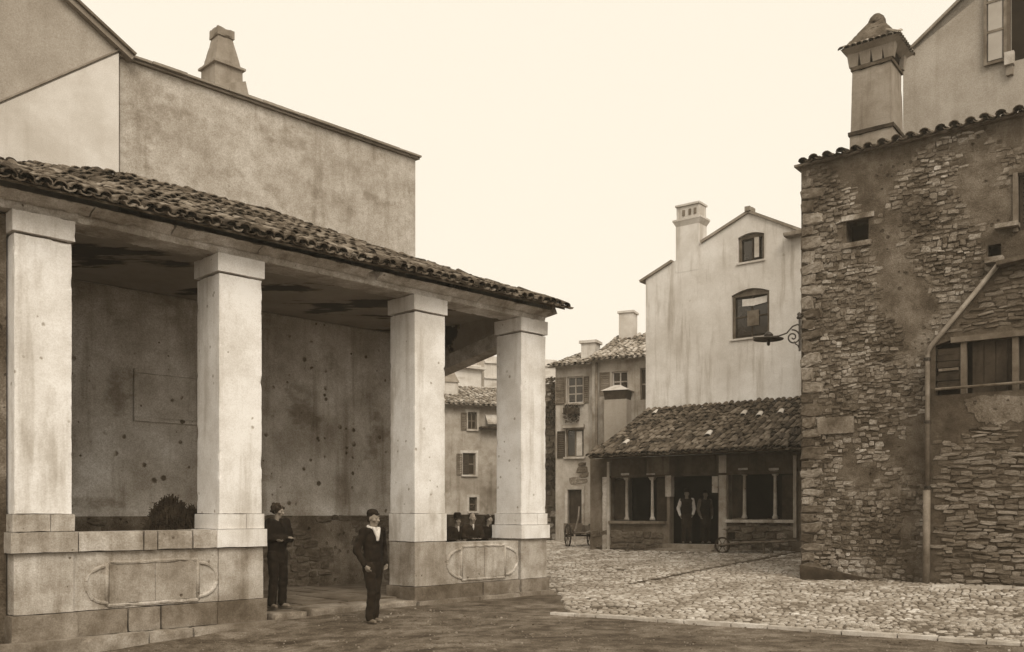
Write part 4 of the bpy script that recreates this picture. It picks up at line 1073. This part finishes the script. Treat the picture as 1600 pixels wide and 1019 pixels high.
# rough ivy-grown wall between far house and loggia
F3 = Frame(((838-CX)/FPX*43.5, 43.5), math.radians(-24))
OW = thing('old_wall', 'rough stone wall overgrown with ivy left of the far house', 'wall', F3)
sW = F3.s(870); zt = F3.z(858, 600)
MB().box(0, sW, 0, 1.0, -0.5, zt).build('wall', M['mortar'], OW)
spec = courses(0.0, sW, 0.0, zt-0.1, (0.2, 0.34), (0.25, 0.6), None, (0.04, 0.10)); stones_into(OW, spec, M['rubble'], 120)
mb = MB()
for _ in range(1500):
    s = RND.uniform(0, sW); z = RND.uniform(zt*0.35, zt+0.25)
    if mnoise.noise(Vector((s*1.1, z*0.7, 2))) < -0.05: continue
    c = Vector((s, RND.uniform(-0.28, -0.05), z)); a = Vector((RND.uniform(-1, 1), RND.uniform(-.6, .6), RND.uniform(-1, 1))).normalized()*0.08; b = a.cross(Vector((RND.uniform(-.5, .5), 1, RND.uniform(-.5, .5)))).normalized()*0.06
    mb.add([tuple(c-a), tuple(c+b), tuple(c+a), tuple(c-b)], [(0,1,2,3)])
tag(mb.build('ivy', M['leaf'], OW, recalc=False), kind='stuff')

# ------------------------------------------------------------------ houses seen through the loggia
F4 = Frame(((660-CX)/FPX*46.0, 46.0), math.radians(20))
H4 = thing('far_house', 'far plastered house with small windows seen through the loggia right bay', 'house', F4)
sR = F4.s(862); zt = F4.z(735, 634)
wA = rect(F4, 731, 644, 745, 671); wB = rect(F4, 723, 708, 743, 742); wC = rect(F4, 733, 777, 745, 799)
MB().prism([(0, -0.5), (sR, -0.5), (sR, zt), (0, zt)], 0, 6, [hole(wA), hole(wB), hole(wC)]).build('wall', M['far_render'], H4)
for r in (wA, wB, wC):
    fr = add_window(H4, r[0], r[1], r[2], r[3], 0.12, 2 if r is not wC else 1, 2, 'wood_mid', 'glass', bar=0.06, sill='kerb')
    MB().box(r[0]-0.13, r[0]-0.003, -0.03, 0.1, r[2], r[3]).box(r[1]+0.003, r[1]+0.13, -0.03, 0.1, r[2], r[3]).box(r[0]-0.13, r[1]+0.13, -0.033, 0.1, r[3]+0.003, r[3]+0.13).build('surround', M['kerb'], fr)
r = rect(F4, 720, 645, 729, 672); shutter(H4, r[0], r[1], r[2], r[3], -0.01)
r = rect(F4, 713, 709, 722, 742); shutter(H4, r[0], r[1], r[2], r[3], -0.01)
r = rect(F4, 723, 709, 733, 741); shutter(H4, r[0], r[1], r[2], r[3], 0.08, 'wood_dark')
r = rect(F4, 748, 668, 790, 671); lg_ = MB().box(r[0], r[1], -0.45, 0, r[2], r[3]).build('balcony_ledge', M['wood_dark'], H4)
r = rect(F4, 758, 648, 779, 664); o = MB().add([(r[0], -0.01, r[3]), (r[1], -0.01, r[3]), (r[1], -0.4, r[2]+0.1), (r[0], -0.4, r[2]+0.1), (r[0], -0.01, r[3]-0.05), (r[1], -0.01, r[3]-0.05), (r[1], -0.4, r[2]), (r[0], -0.4, r[2])], [(0,1,2,3), (7,6,5,4), (0,3,7,4), (1,5,6,2), (3,2,6,7), (0,4,5,1)]).build('awning', M['wood_pale'], H4)
rf = slab(-0.2, sR+0.2, -0.3, zt, 4.5, zt+1.5, 0.07).build('roof', M['chimney'], H4)
tiled_slope(rf, -0.2, sR+0.2, -0.36, 4.5, zt, zt+1.5, M['tile_pale'], 0, spacing=0.26)
r = rect(F4, 690, 597, 716, 620, 2.0); ch = MB().box(r[0], r[1], 2.0, 2.9, r[2]-1, r[3]).build('chimney', M['chimney_pale'], H4)
MB().frustum(((r[0]+r[1])/2, 2.45), (r[1]-r[0])/2*1.12, 0.52, r[3], (r[1]-r[0])/2*0.6, 0.3, r[3]+0.55).build('chimney_hood', M['chimney'], ch)
F5 = Frame(((640-CX)/FPX*56.0, 56.0), math.radians(20))
H5 = thing('far_house', 'pale taller house with low pitched roof behind the far plastered house', 'house', F5)
a, b = F5.s(752), F5.s(704); zt = F5.z(730, 578)
MB().prism([(0, 0), (a, 0), (a, F5.z(752, 571)), (b, F5.z(704, 572)+0.1), (0, F5.z(680, 578))], 0, 6).build('wall', M['whitewash'], H5)
MB().prism([(0, zt+0.25), (a+0.2, zt+0.02), (a+0.2, zt+0.17), (0, zt+0.42)], -0.3, 6).build('roof', M['chimney_pale'], H5)
F6 = Frame(((745-CX)/FPX*58.0, 58.0), math.radians(20))
H6 = thing('far_house', 'whitewashed far house with grey corner strip behind loggia corner pillar', 'house', F6)
a = F6.s(870)
MB().box(0, a, 0, 6, 0, F6.z(760, 556)).build('wall', M['whitewash'], H6)
MB().box(0.0, F6.s(756), -0.06, -0.003, 0, F6.z(750, 560)).build('corner_strip', M['render_mid'], H6)
r = rect(F6, 757, 565, 777, 568); MB().box(r[0], a, -0.12, -0.003, r[2], r[3]).build('string_course', M['chimney_pale'], H6)
r = rect(F6, 757, 590, 777, 592); MB().box(r[0], a, -0.10, -0.003, r[2], r[3]).build('string_course', M['chimney_pale'], H6)

# ------------------------------------------------------------------ carts
def wheel(parent, c, R, axis='x', spokes=8, wd=0.05):
    mb = MB(); n = 24; path = []
    for k in range(n):
        t = 2*math.pi*k/n; path.append((c[0], c[1]+R*math.cos(t), c[2]+R*math.sin(t)) if axis == 'x' else (c[0]+R*math.cos(t), c[1], c[2]+R*math.sin(t)))
    o = MB().tube(path, wd*0.55, 8, closed=True).build('wheel', M['wood_dark'], parent, smooth=True)
    for k in range(spokes):
        t = 2*math.pi*k/spokes; e = (c[0], c[1]+R*math.cos(t), c[2]+R*math.sin(t)) if axis == 'x' else (c[0]+R*math.cos(t), c[1], c[2]+R*math.sin(t))
        MB().tube([c, e], wd*0.32, 6).build('spoke', M['wood_mid'], o)
    h = (0.1, 0, 0) if axis == 'x' else (0, 0.1, 0)
    MB().tube([(c[0]-h[0], c[1]-h[1], 0+c[2]), (c[0]+h[0], c[1]+h[1], c[2])], wd*1.1, 10).build('hub', M['wood_dark'], o)
    return o
def wpos(px, Y):
    X = (px-CX)/FPX*Y; return (X, Y, ground_z(X, Y))
c = wpos(903, 33.5)
CT = thing('handcart', 'dark two wheeled handcart with upright shafts near the far house door', 'cart', loc=c, rz=math.radians(12))
wheel(CT, (-0.42, -0.15, 0.42), 0.40); wheel(CT, (0.42, -0.15, 0.42), 0.40)
MB().tube([(-0.5, -0.15, 0.42), (0.5, -0.15, 0.42)], 0.03, 8).build('axle', M['iron'], CT)
for k in range(5): 
    MB().box(-0.34+k*0.136, -0.34+k*0.136+0.13, -0.65, 0.65, 0.50, 0.53).build('floor_plank', M['wood_mid'], CT)
MB().box(-0.36, 0.36, 0.60, 0.64, 0.535, 0.85).build('headboard', M['wood_mid'], CT)
for s in (-1, 1):
    MB().box(s*0.36-0.015, s*0.36+0.015, -0.64, 0.6, 0.535, 0.78).build('side_board', M['wood_mid'], CT)
    MB().tube([(s*0.30, 0.5, 0.45), (s*0.30, -0.7, 0.60), (s*0.27, -1.0, 1.05), (s*0.26, -1.08, 1.45)], 0.03, 8).build('shaft', M['wood_pale'], CT)
MB().tube([(-0.3, -0.6, 0.5), (-0.32, -0.85, 0.0)], 0.03, 8).build('prop', M['wood_pale'], CT)
c = FC.world(FC.s(1180, -0.75), -0.75); c.z = ground_z(c.x, c.y)
BR = thing('wheelbarrow', 'low dark wooden wheelbarrow lying along the shop front', 'wheelbarrow', loc=tuple(c), rz=B_ANG + math.pi)
wheel(BR, (1.0, 0, 0.24), 0.22, axis='y', spokes=6)
for s in (-1, 1):
    MB().tube([(1.05, s*0.14, 0.24), (0.2, s*0.26, 0.34), (-1.1, s*0.32, 0.40)], 0.032, 8).build('shaft', M['wood_mid'], BR)
    MB().tube([(-0.35, s*0.28, 0.36), (-0.40, s*0.30, 0.0)], 0.03, 8).build('leg', M['wood_mid'], BR)
for k in range(5): MB().box(-0.35+k*0.22, -0.35+k*0.22+0.20, -0.27, 0.27, 0.375, 0.405).build('bed_plank', M['wood_dark'], BR)
MB().box(0.72, 0.76, -0.25, 0.25, 0.41, 0.62).build('headboard', M['wood_dark'], BR)

# bundle of brushwood inside the loggia behind the left parapet
bp = FA.world(FA.s(272, 1.15), 1.15, 0.11)
BW = thing('brushwood', 'dark bushy heap of brushwood behind the left parapet', 'brushwood', loc=tuple(bp), rz=math.radians(45))
mb = MB()
for cx0, R0, top0 in ((-0.06, 0.40, 1.80), (0.30, 0.26, 1.66)):
    for _ in range(520):
        a = RND.uniform(0, 6.28); rr = math.sqrt(RND.random()); x, y = cx0 + R0*rr*math.cos(a), 0.34*rr*math.sin(a)
        top = top0 - 0.55*rr**2.4 + RND.uniform(-.06, .05) + 0.10*mnoise.noise(Vector((x*6, y*6, 1)))
        p0 = Vector((x*0.7, y*0.7, 0)); p1 = Vector((x*1.03, y, top*0.65)); p2 = Vector((x*0.96 + RND.uniform(-.04, .04), y, top))
        mb.tube([p0, p1, p2], 0.009, 4, caps=False)
        for _k in range(6):
            q = p1.lerp(p2, 0.3 + 0.7*RND.random()); mb.tube([q, q + Vector((RND.uniform(-.08, .08), RND.uniform(-.08, .08), RND.uniform(-.04, .05)))], 0.006, 3, caps=False)
tag(mb.build('twigs', M['twig'], BW, recalc=False), kind='stuff')
for z in (0.5, 1.05): MB().tube([(0.40*math.cos(t*0.524), 0.32*math.sin(t*0.524), z) for t in range(12)], 0.02, 6, closed=True).build('binding', M['wood_mid'], BW)

# ------------------------------------------------------------------ people
def blob(mb, p0, p1, r0, r1, fx=1.0, fy=1.0, seg=10, rings=4):
    """a tapered capsule between two joints, flattened by fx / fy in the figure's x / y"""
    P0, P1 = Vector(p0), Vector(p1); ax = (P1 - P0); L = ax.length; ax = ax.normalized() if L > 1e-6 else Vector((0, 0, 1))
    x = ax.cross(Vector((0, 1, 0.01)));  x = x if x.length > 0.05 else ax.cross(Vector((1, 0, 0))); x.normalize(); y = ax.cross(x)
    prof = []
    for k in range(rings+1): t = math.pi/2*(1 - k/rings); prof.append((-r0*math.sin(t), r0*math.cos(t)))
    for k in range(rings+1): t = math.pi/2*k/rings; prof.append((L + r1*math.sin(t), r1*math.cos(t)))
    vs = []; fs = []
    for h, r in prof:
        r = max(r, 0.0008)
        for j in range(seg):
            a = 2*math.pi*j/seg; d = (x*math.cos(a) + y*math.sin(a))*r
            q = P0 + ax*h + Vector((d.x*fx, d.y*fy, d.z)); vs.append(tuple(q))
    n = len(prof)
    for i in range(n-1):
        for j in range(seg):
            l = (j+1) % seg; fs.append((i*seg+j, i*seg+l, (i+1)*seg+l, (i+1)*seg+j))
    fs.append(tuple(range(seg-1, -1, -1))); fs.append(tuple(range((n-1)*seg, n*seg)))
    mb.add(vs, fs)
def fuse(name, mb, m, parent, voxel=0.012, it=4, wrinkle=0.0):
    """melt overlapping shapes into one continuous skin"""
    o = MB.build(mb, name, m, parent)
    r = o.modifiers.new('remesh', 'REMESH'); r.mode = 'VOXEL'; r.voxel_size = voxel; r.use_smooth_shade = True
    s = o.modifiers.new('smooth', 'SMOOTH'); s.iterations = it; s.factor = 0.5
    if 'fusing' not in bpy.data.scenes: bpy.data.scenes.new('fusing')
    tmp = bpy.data.scenes['fusing']; o.parent = None; COL.objects.unlink(o); tmp.collection.objects.link(o)
    vl = tmp.view_layers[0]; vl.update(); dg = vl.depsgraph; dg.update(); me = bpy.data.meshes.new_from_object(o.evaluated_get(dg))
    tmp.collection.objects.unlink(o); COL.objects.link(o); o.parent = parent
    old = o.data; o.modifiers.clear(); o.data = me; bpy.data.meshes.remove(old)
    if not me.materials: me.materials.append(m)
    if wrinkle:
        off = Vector((RND.uniform(0, 9), RND.uniform(0, 9), 0))
        for v in me.vertices:
            k = mnoise.noise(Vector((v.co.x*9, v.co.y*9, v.co.z*14)) + off)
            v.co += v.normal * (k*wrinkle)
    me.polygons.foreach_set('use_smooth', [True]*len(me.polygons))
    return o

def person(label, loc, rz, h=1.68, elbowL=None, wristL=None, elbowR=None, wristR=None, head_turn=0.0, head_tilt=0.0, outfit='suit', hat='cap',
           jacket='cloth_dark', legs='cloth_brown', sleeves=None, scarf=False, lean=0.0, group=None, feet=0.0, fine=True, stance=0.85):
    """figure faces -y in its own frame; L is on +x"""
    T = thing('person', label, 'person', loc=loc, rz=rz, group=group)
    U = h / 1.70
    def v(x, y, z): return Vector((x*U, y*U - lean*max(0, z-0.9), z*U))
    hip = {s: v(s*0.09, 0, 0.88) for s in (-1, 1)}
    knee = {-1: v(-0.105*stance, -0.015-feet, 0.48), 1: v(0.105*stance, -0.025+feet, 0.48)}
    ank = {-1: v(-0.115*stance, 0.02-feet, 0.085), 1: v(0.125*stance, 0.02+feet, 0.085)}
    sho = {s: v(s*0.175, 0.01, 1.40) for s in (-1, 1)}
    elb = {-1: v(*(elbowR or (-0.25, 0.05, 1.11))), 1: v(*(elbowL or (0.25, 0.05, 1.11)))}
    wri = {-1: v(*(wristR or (-0.25, -0.06, 0.87))), 1: v(*(wristL or (0.25, -0.06, 0.87)))}
    neck = v(0, 0.015, 1.45); hc = v(0, -0.01, 1.585)
    HM = Matrix.Translation(hc) @ Matrix.Rotation(head_turn, 4, 'Z') @ Matrix.Rotation(head_tilt, 4, 'X')
    def hd(x, y, z): return HM @ (Vector((x, y, z)) * U)
    # --- body: one continuous skin (head, neck, trunk, limbs, hands)
    b = MB()
    blob(b, neck - v(0, 0, 0.06) + Vector((0, 0, 0)), hc - Vector((0, 0, 0.03)), 0.058*U, 0.055*U)
    blob(b, hd(0, 0.012, 0.03), hd(0, 0.010, 0.045), 0.088*U, 0.082*U, 0.86, 1.06)
    blob(b, hd(0, -0.03, -0.02), hd(0, -0.045, -0.085), 0.068*U, 0.036*U, 0.92, 1.0)
    blob(b, hd(0, -0.088, 0.012), hd(0, -0.108, -0.022), 0.009*U, 0.016*U)             # nose
    blob(b, hd(-0.03, -0.078, 0.028), hd(0.03, -0.078, 0.028), 0.014*U, 0.014*U)        # brow
    blob(b, hd(-0.018, -0.083, -0.052), hd(0.018, -0.083, -0.052), 0.0095*U, 0.0095*U)  # lips
    for s in (-1, 1):
        blob(b, hd(s*0.076, 0.005, 0.012), hd(s*0.08, 0.012, -0.022), 0.014*U, 0.010*U, 0.6, 1.0)
        blob(b, hd(s*0.045, -0.06, -0.015), hd(s*0.045, -0.055, -0.02), 0.024*U, 0.022*U)
    blob(b, v(0, 0.01, 0.92), v(0, 0.0, 1.32), 0.10*U, 0.115*U, 1.2, 0.75)
    for s in (-1, 1):
        blob(b, hip[s], knee[s], 0.07*U, 0.05*U); blob(b, knee[s], ank[s], 0.05*U, 0.035*U)
        blob(b, v(s*0.08, 0.01, 1.38), sho[s], 0.06*U, 0.05*U)
        blob(b, sho[s], elb[s], 0.044*U, 0.036*U); blob(b, elb[s], wri[s], 0.036*U, 0.025*U)
        d = (wri[s] - elb[s]).normalized(); side = Vector((0, -1, 0)) - d*d.dot(Vector((0, -1, 0)))
        side = side.normalized() if side.length > 0.2 else Vector((-s, 0, 0)); nrm_ = d.cross(side).normalized() * (-s)
        if nrm_.x * s > 0: nrm_ = -nrm_
        pk = wri[s] + d*0.075*U
        for k in (-1, 0, 1): blob(b, wri[s]+d*0.01+side*k*0.014*U, pk+side*k*0.024*U, 0.015*U, 0.015*U, seg=8)
        for k, ln in ((0, 0.066), (1, 0.078), (2, 0.074), (3, 0.055)):
            base = pk + side*(0.033-0.022*k)*U; k1 = base + (d*0.85+nrm_*0.25)*ln*0.5*U; k2 = k1 + (d*0.6+nrm_*0.7)*ln*0.5*U
            blob(b, base - d*0.012*U, k1, 0.0095*U, 0.0090*U, seg=7); blob(b, k1, k2, 0.0088*U, 0.0075*U, seg=7)
        tb_ = wri[s] + d*0.03*U + side*0.026*U; t1 = tb_ + (side*0.6+d*0.7+nrm_*0.3).normalized()*0.034*U; t2 = t1 + (side*0.2+d*0.9+nrm_*0.4).normalized()*0.03*U
        blob(b, tb_, t1, 0.0125*U, 0.011*U, seg=7); blob(b, t1, t2, 0.0105*U, 0.008*U, seg=7)
    q_ = 1.0 if fine else 1.7
    fuse('body', b, M['skin'], T, 0.0085 if fine else 0.012, 3)
    # eyes sit in the brow's shade
    for s in (-1, 1):
        e = MB(); blob(e, hd(s*0.031, -0.080, 0.006), hd(s*0.036, -0.079, 0.006), 0.0058*U, 0.0052*U, seg=8); e.build('eye', M['hair'], T, smooth=True)
    # --- clothes
    if outfit in ('suit', 'vest'):
        t = MB()
        blob(t, v(0, 0.01, 0.90), v(0, 0.01, 0.98), 0.125*U, 0.12*U, 1.18, 0.85)
        for s in (-1, 1):
            blob(t, hip[s]+Vector((0, 0.005, 0)), knee[s], 0.105*U, 0.078*U); blob(t, knee[s], ank[s]+Vector((0, 0.01, 0.0)), 0.078*U, 0.072*U)
        fuse('trousers', t, M[legs], T, 0.014*q_, 3, 0.013)
    if outfit == 'coat':
        t = MB()
        blob(t, v(0, 0.01, 0.95), v(0, 0.02, 0.30), 0.15*U, 0.20*U, 1.15, 0.85); blob(t, v(0, 0.02, 0.30), v(0, 0.02, 0.24), 0.20*U, 0.19*U, 1.1, 0.85)
        fuse('long_coat_skirt', t, M[jacket], T, 0.016, 4, 0.016)
    j = MB()
    blob(j, v(0, 0.012, 0.86 if outfit == 'suit' else 0.95), v(0, 0.005, 1.10), 0.145*U if outfit != 'vest' else 0.13*U, 0.138*U, 1.22, 0.86)
    if outfit == 'suit': blob(j, v(0, 0.012, 0.90), v(0, 0.012, 0.80), 0.15*U, 0.145*U, 1.18, 0.86)
    blob(j, v(0, 0.005, 1.10), v(0, 0.005, 1.30), 0.138*U, 0.142*U, 1.25, 0.84)
    for s in (-1, 1): blob(j, v(s*0.05, 0.015, 1.37), sho[s]+Vector((0, 0, 0.0)), 0.082*U, 0.070*U)
    sl_mb = j if sleeves is None else MB()
    for s in (-1, 1):
        blob(sl_mb, sho[s], elb[s], 0.072*U, 0.060*U); blob(sl_mb, elb[s], wri[s]-(wri[s]-elb[s]).normalized()*0.01, 0.060*U, 0.045*U)
    fuse('jacket' if outfit != 'vest' else 'waistcoat', j, M[jacket], T, 0.014*q_, 3, 0.013)
    if sleeves is not None: fuse('shirt_sleeves', sl_mb, M[sleeves], T, 0.012*q_, 4, 0.008)
    for s in (-1, 1):
        sb = MB()
        blob(sb, ank[s]+v(0, 0.03, -0.045), ank[s]+v(s*0.02, -0.13, -0.055), 0.042*U, 0.032*U, 1, 1); blob(sb, ank[s], ank[s]+v(0, 0.02, -0.03), 0.045*U, 0.045*U)
        o = fuse('shoe', sb, M['leather'], T, 0.012*q_, 3)
        for q in o.data.vertices: q.co.z = max(q.co.z, 0.002)
    if scarf:
        s_ = MB(); n = 14; pth = [(math.cos(2*math.pi*k/n)*0.072*U, math.sin(2*math.pi*k/n)*0.066*U + neck.y, neck.z + 0.01*U - 0.02*U*math.sin(2*math.pi*k/n)*-1) for k in range(n)]
        s_.tube(pth, 0.024*U, 8, closed=True)
        blob(s_, v(0.05, -0.075, 1.44), v(-0.02, -0.125, 1.31), 0.03*U, 0.026*U); blob(s_, v(-0.05, -0.075, 1.44), v(-0.03, -0.125, 1.32), 0.03*U, 0.026*U)
        blob(s_, v(-0.03, -0.13, 1.32), v(-0.035, -0.135, 1.27), 0.032*U, 0.024*U)
        fuse('scarf', s_, M['cloth_white'], T, 0.010*q_, 3, 0.004)
    elif outfit != 'vest':
        s_ = MB(); blob(s_, v(0, -0.075, 1.44), v(0, -0.118, 1.33), 0.03*U, 0.016*U); fuse('shirt_front', s_, M['cloth_brown' if outfit == 'suit' and hat == 'curls' else 'wood_pale'], T, 0.010*q_, 2)
    hr = MB()
    blob(hr, hd(0, 0.035, 0.045), hd(0, 0.030, 0.06), 0.088*U, 0.078*U, 0.95, 0.95); blob(hr, hd(0, 0.065, -0.005), hd(0, 0.06, 0.0), 0.06*U, 0.06*U)
    if hat == 'curls':
        for _ in range(26):
            a = RND.uniform(0, 6.28); zz_ = RND.uniform(-0.03, 0.10); blob(hr, hd(math.cos(a)*0.085, 0.03+math.sin(a)*0.085 if math.sin(a) > -0.6 else -0.05, max(zz_, 0.06 if math.sin(a) < -0.2 else zz_)), hd(math.cos(a)*0.08, 0.03+math.sin(a)*0.075, zz_+0.01), 0.025*U, 0.022*U, seg=7)
    fuse('hair', hr, M['hair'], T, 0.011*q_, 2, 0.004)
    if hat == 'cap':
        c_ = MB(); blob(c_, hd(-0.025, 0.030, 0.088), hd(0.025, 0.030, 0.088), 0.070*U, 0.070*U, 1.0, 1.15); blob(c_, hd(-0.03, -0.070, 0.082), hd(0.03, -0.070, 0.082), 0.018*U, 0.018*U)
        o = fuse('cap', c_, M['cloth_dark'], T, 0.010, 3)
    elif hat == 'brim':
        br = MB(); cm_ = []
        br.lathe((0, 0, 0), [(0.165*U, 0.0), (0.168*U, 0.008), (0.092*U, 0.012), (0.088*U, 0.09), (0.06*U, 0.115), (0.01, 0.105)], 20)
        br.v = [tuple(HM @ (Vector((0, 0.012, 0.068))*U + Vector(q))) for q in br.v]
        br.build('hat', M['cloth_dark'], T, smooth=False, bevel=0.004)
    return T

# the man in the white scarf, out in front of the third pillar
mx = wpos(583, 14.33)
person('man with white scarf and cap standing in front of the loggia entrance', mx, math.radians(52), 1.72, scarf=True, head_turn=math.radians(6), head_tilt=0.08, hat='cap',
       elbowR=(-0.285, 0.07, 1.12), wristR=(-0.215, -0.05, 0.89), elbowL=(0.285, 0.07, 1.12), wristL=(0.20, -0.06, 0.90), feet=0.035, stance=0.62)
lp = FA.world(PIL[1][1]+0.50, 0.36, 0.11)
person('dark coated figure with arms folded leaning beside the second pillar', tuple(lp), math.radians(52), 1.70, hat='curls', head_turn=math.radians(22), head_tilt=0.22, legs='cloth_dark',
       elbowR=(-0.24, -0.02, 1.13), wristR=(0.05, -0.155, 1.15), elbowL=(0.24, -0.02, 1.12), wristL=(-0.05, -0.165, 1.10))
for px, D, hh, turn, lab, hat in ((737, 1.05, 1.55, 0.5, 'bare headed person facing out, middle of three behind the right parapet', 'none'),
                                  (763, 1.0, 1.52, 1.0, 'person with dark hair, rightmost of three behind the right parapet', 'curls'),
                                  (714, 1.2, 1.50, 0.2, 'person in brimmed hat, leftmost of three behind the right parapet', 'brim')):
    q = FA.world(FA.s(px, D), D, 0.10)
    person(lab, tuple(q), math.radians(20), hh, hat=hat, head_turn=turn*0.5, elbowR=(-0.24, -0.10, 1.15), wristR=(-0.10, -0.30, 1.13), elbowL=(0.24, -0.10, 1.15), wristL=(0.10, -0.30, 1.13), jacket='cloth_dark' if hat != 'none' else 'cloth_brown', lean=0.06, fine=False)
q = FC.world(FC.s(1073, 0.30), 0.30, 0.70)
person('shopkeeper in dark waistcoat and white sleeves, left of two in the shop doorway', tuple(q), math.radians(-8), 1.64, outfit='vest', sleeves='cloth_white', hat='brim', elbowR=(-0.27, 0.07, 1.13), wristR=(-0.21, -0.06, 0.90), elbowL=(0.24, 0.08, 1.12), wristL=(0.19, -0.08, 0.93), fine=False)  # brimmed hat added to shade the face
q = FC.world(FC.s(1102, 0.85), 0.85, 0.70)
person('shopkeeper deeper in shade, right of two in the shop doorway', tuple(q), math.radians(14), 1.62, outfit='vest', sleeves='wood_mid', hat='brim', elbowR=(-0.23, 0.08, 1.12), wristR=(-0.20, -0.05, 0.90), elbowL=(0.26, 0.06, 1.13), wristL=(0.22, -0.05, 0.90), fine=False)  # hat brim added here too, to keep the face dark

if 'fusing' in bpy.data.scenes: bpy.data.scenes.remove(bpy.data.scenes['fusing'])

# ------------------------------------------------------------------ air
def build_haze(density):
    o = MB().box(-270, 270, -270, 270, -1.5, 14.5).build('haze', M['void'])
    m = bpy.data.materials.new('haze_air'); m.use_nodes = True; n = m.node_tree; n.nodes.clear()
    pv = n.nodes.new('ShaderNodeVolumePrincipled'); pv.inputs['Color'].default_value = (1.0, 0.93, 0.80, 1); pv.inputs['Density'].default_value = density
    pv.inputs['Anisotropy'].default_value = 0.3
    om = n.nodes.new('ShaderNodeOutputMaterial'); n.links.new(pv.outputs[0], om.inputs['Volume'])
    o.data.materials.clear(); o.data.materials.append(m)
    tag(o, 'pale haze hanging in the air over the square', 'haze', kind='stuff')
build_haze(0.0018)
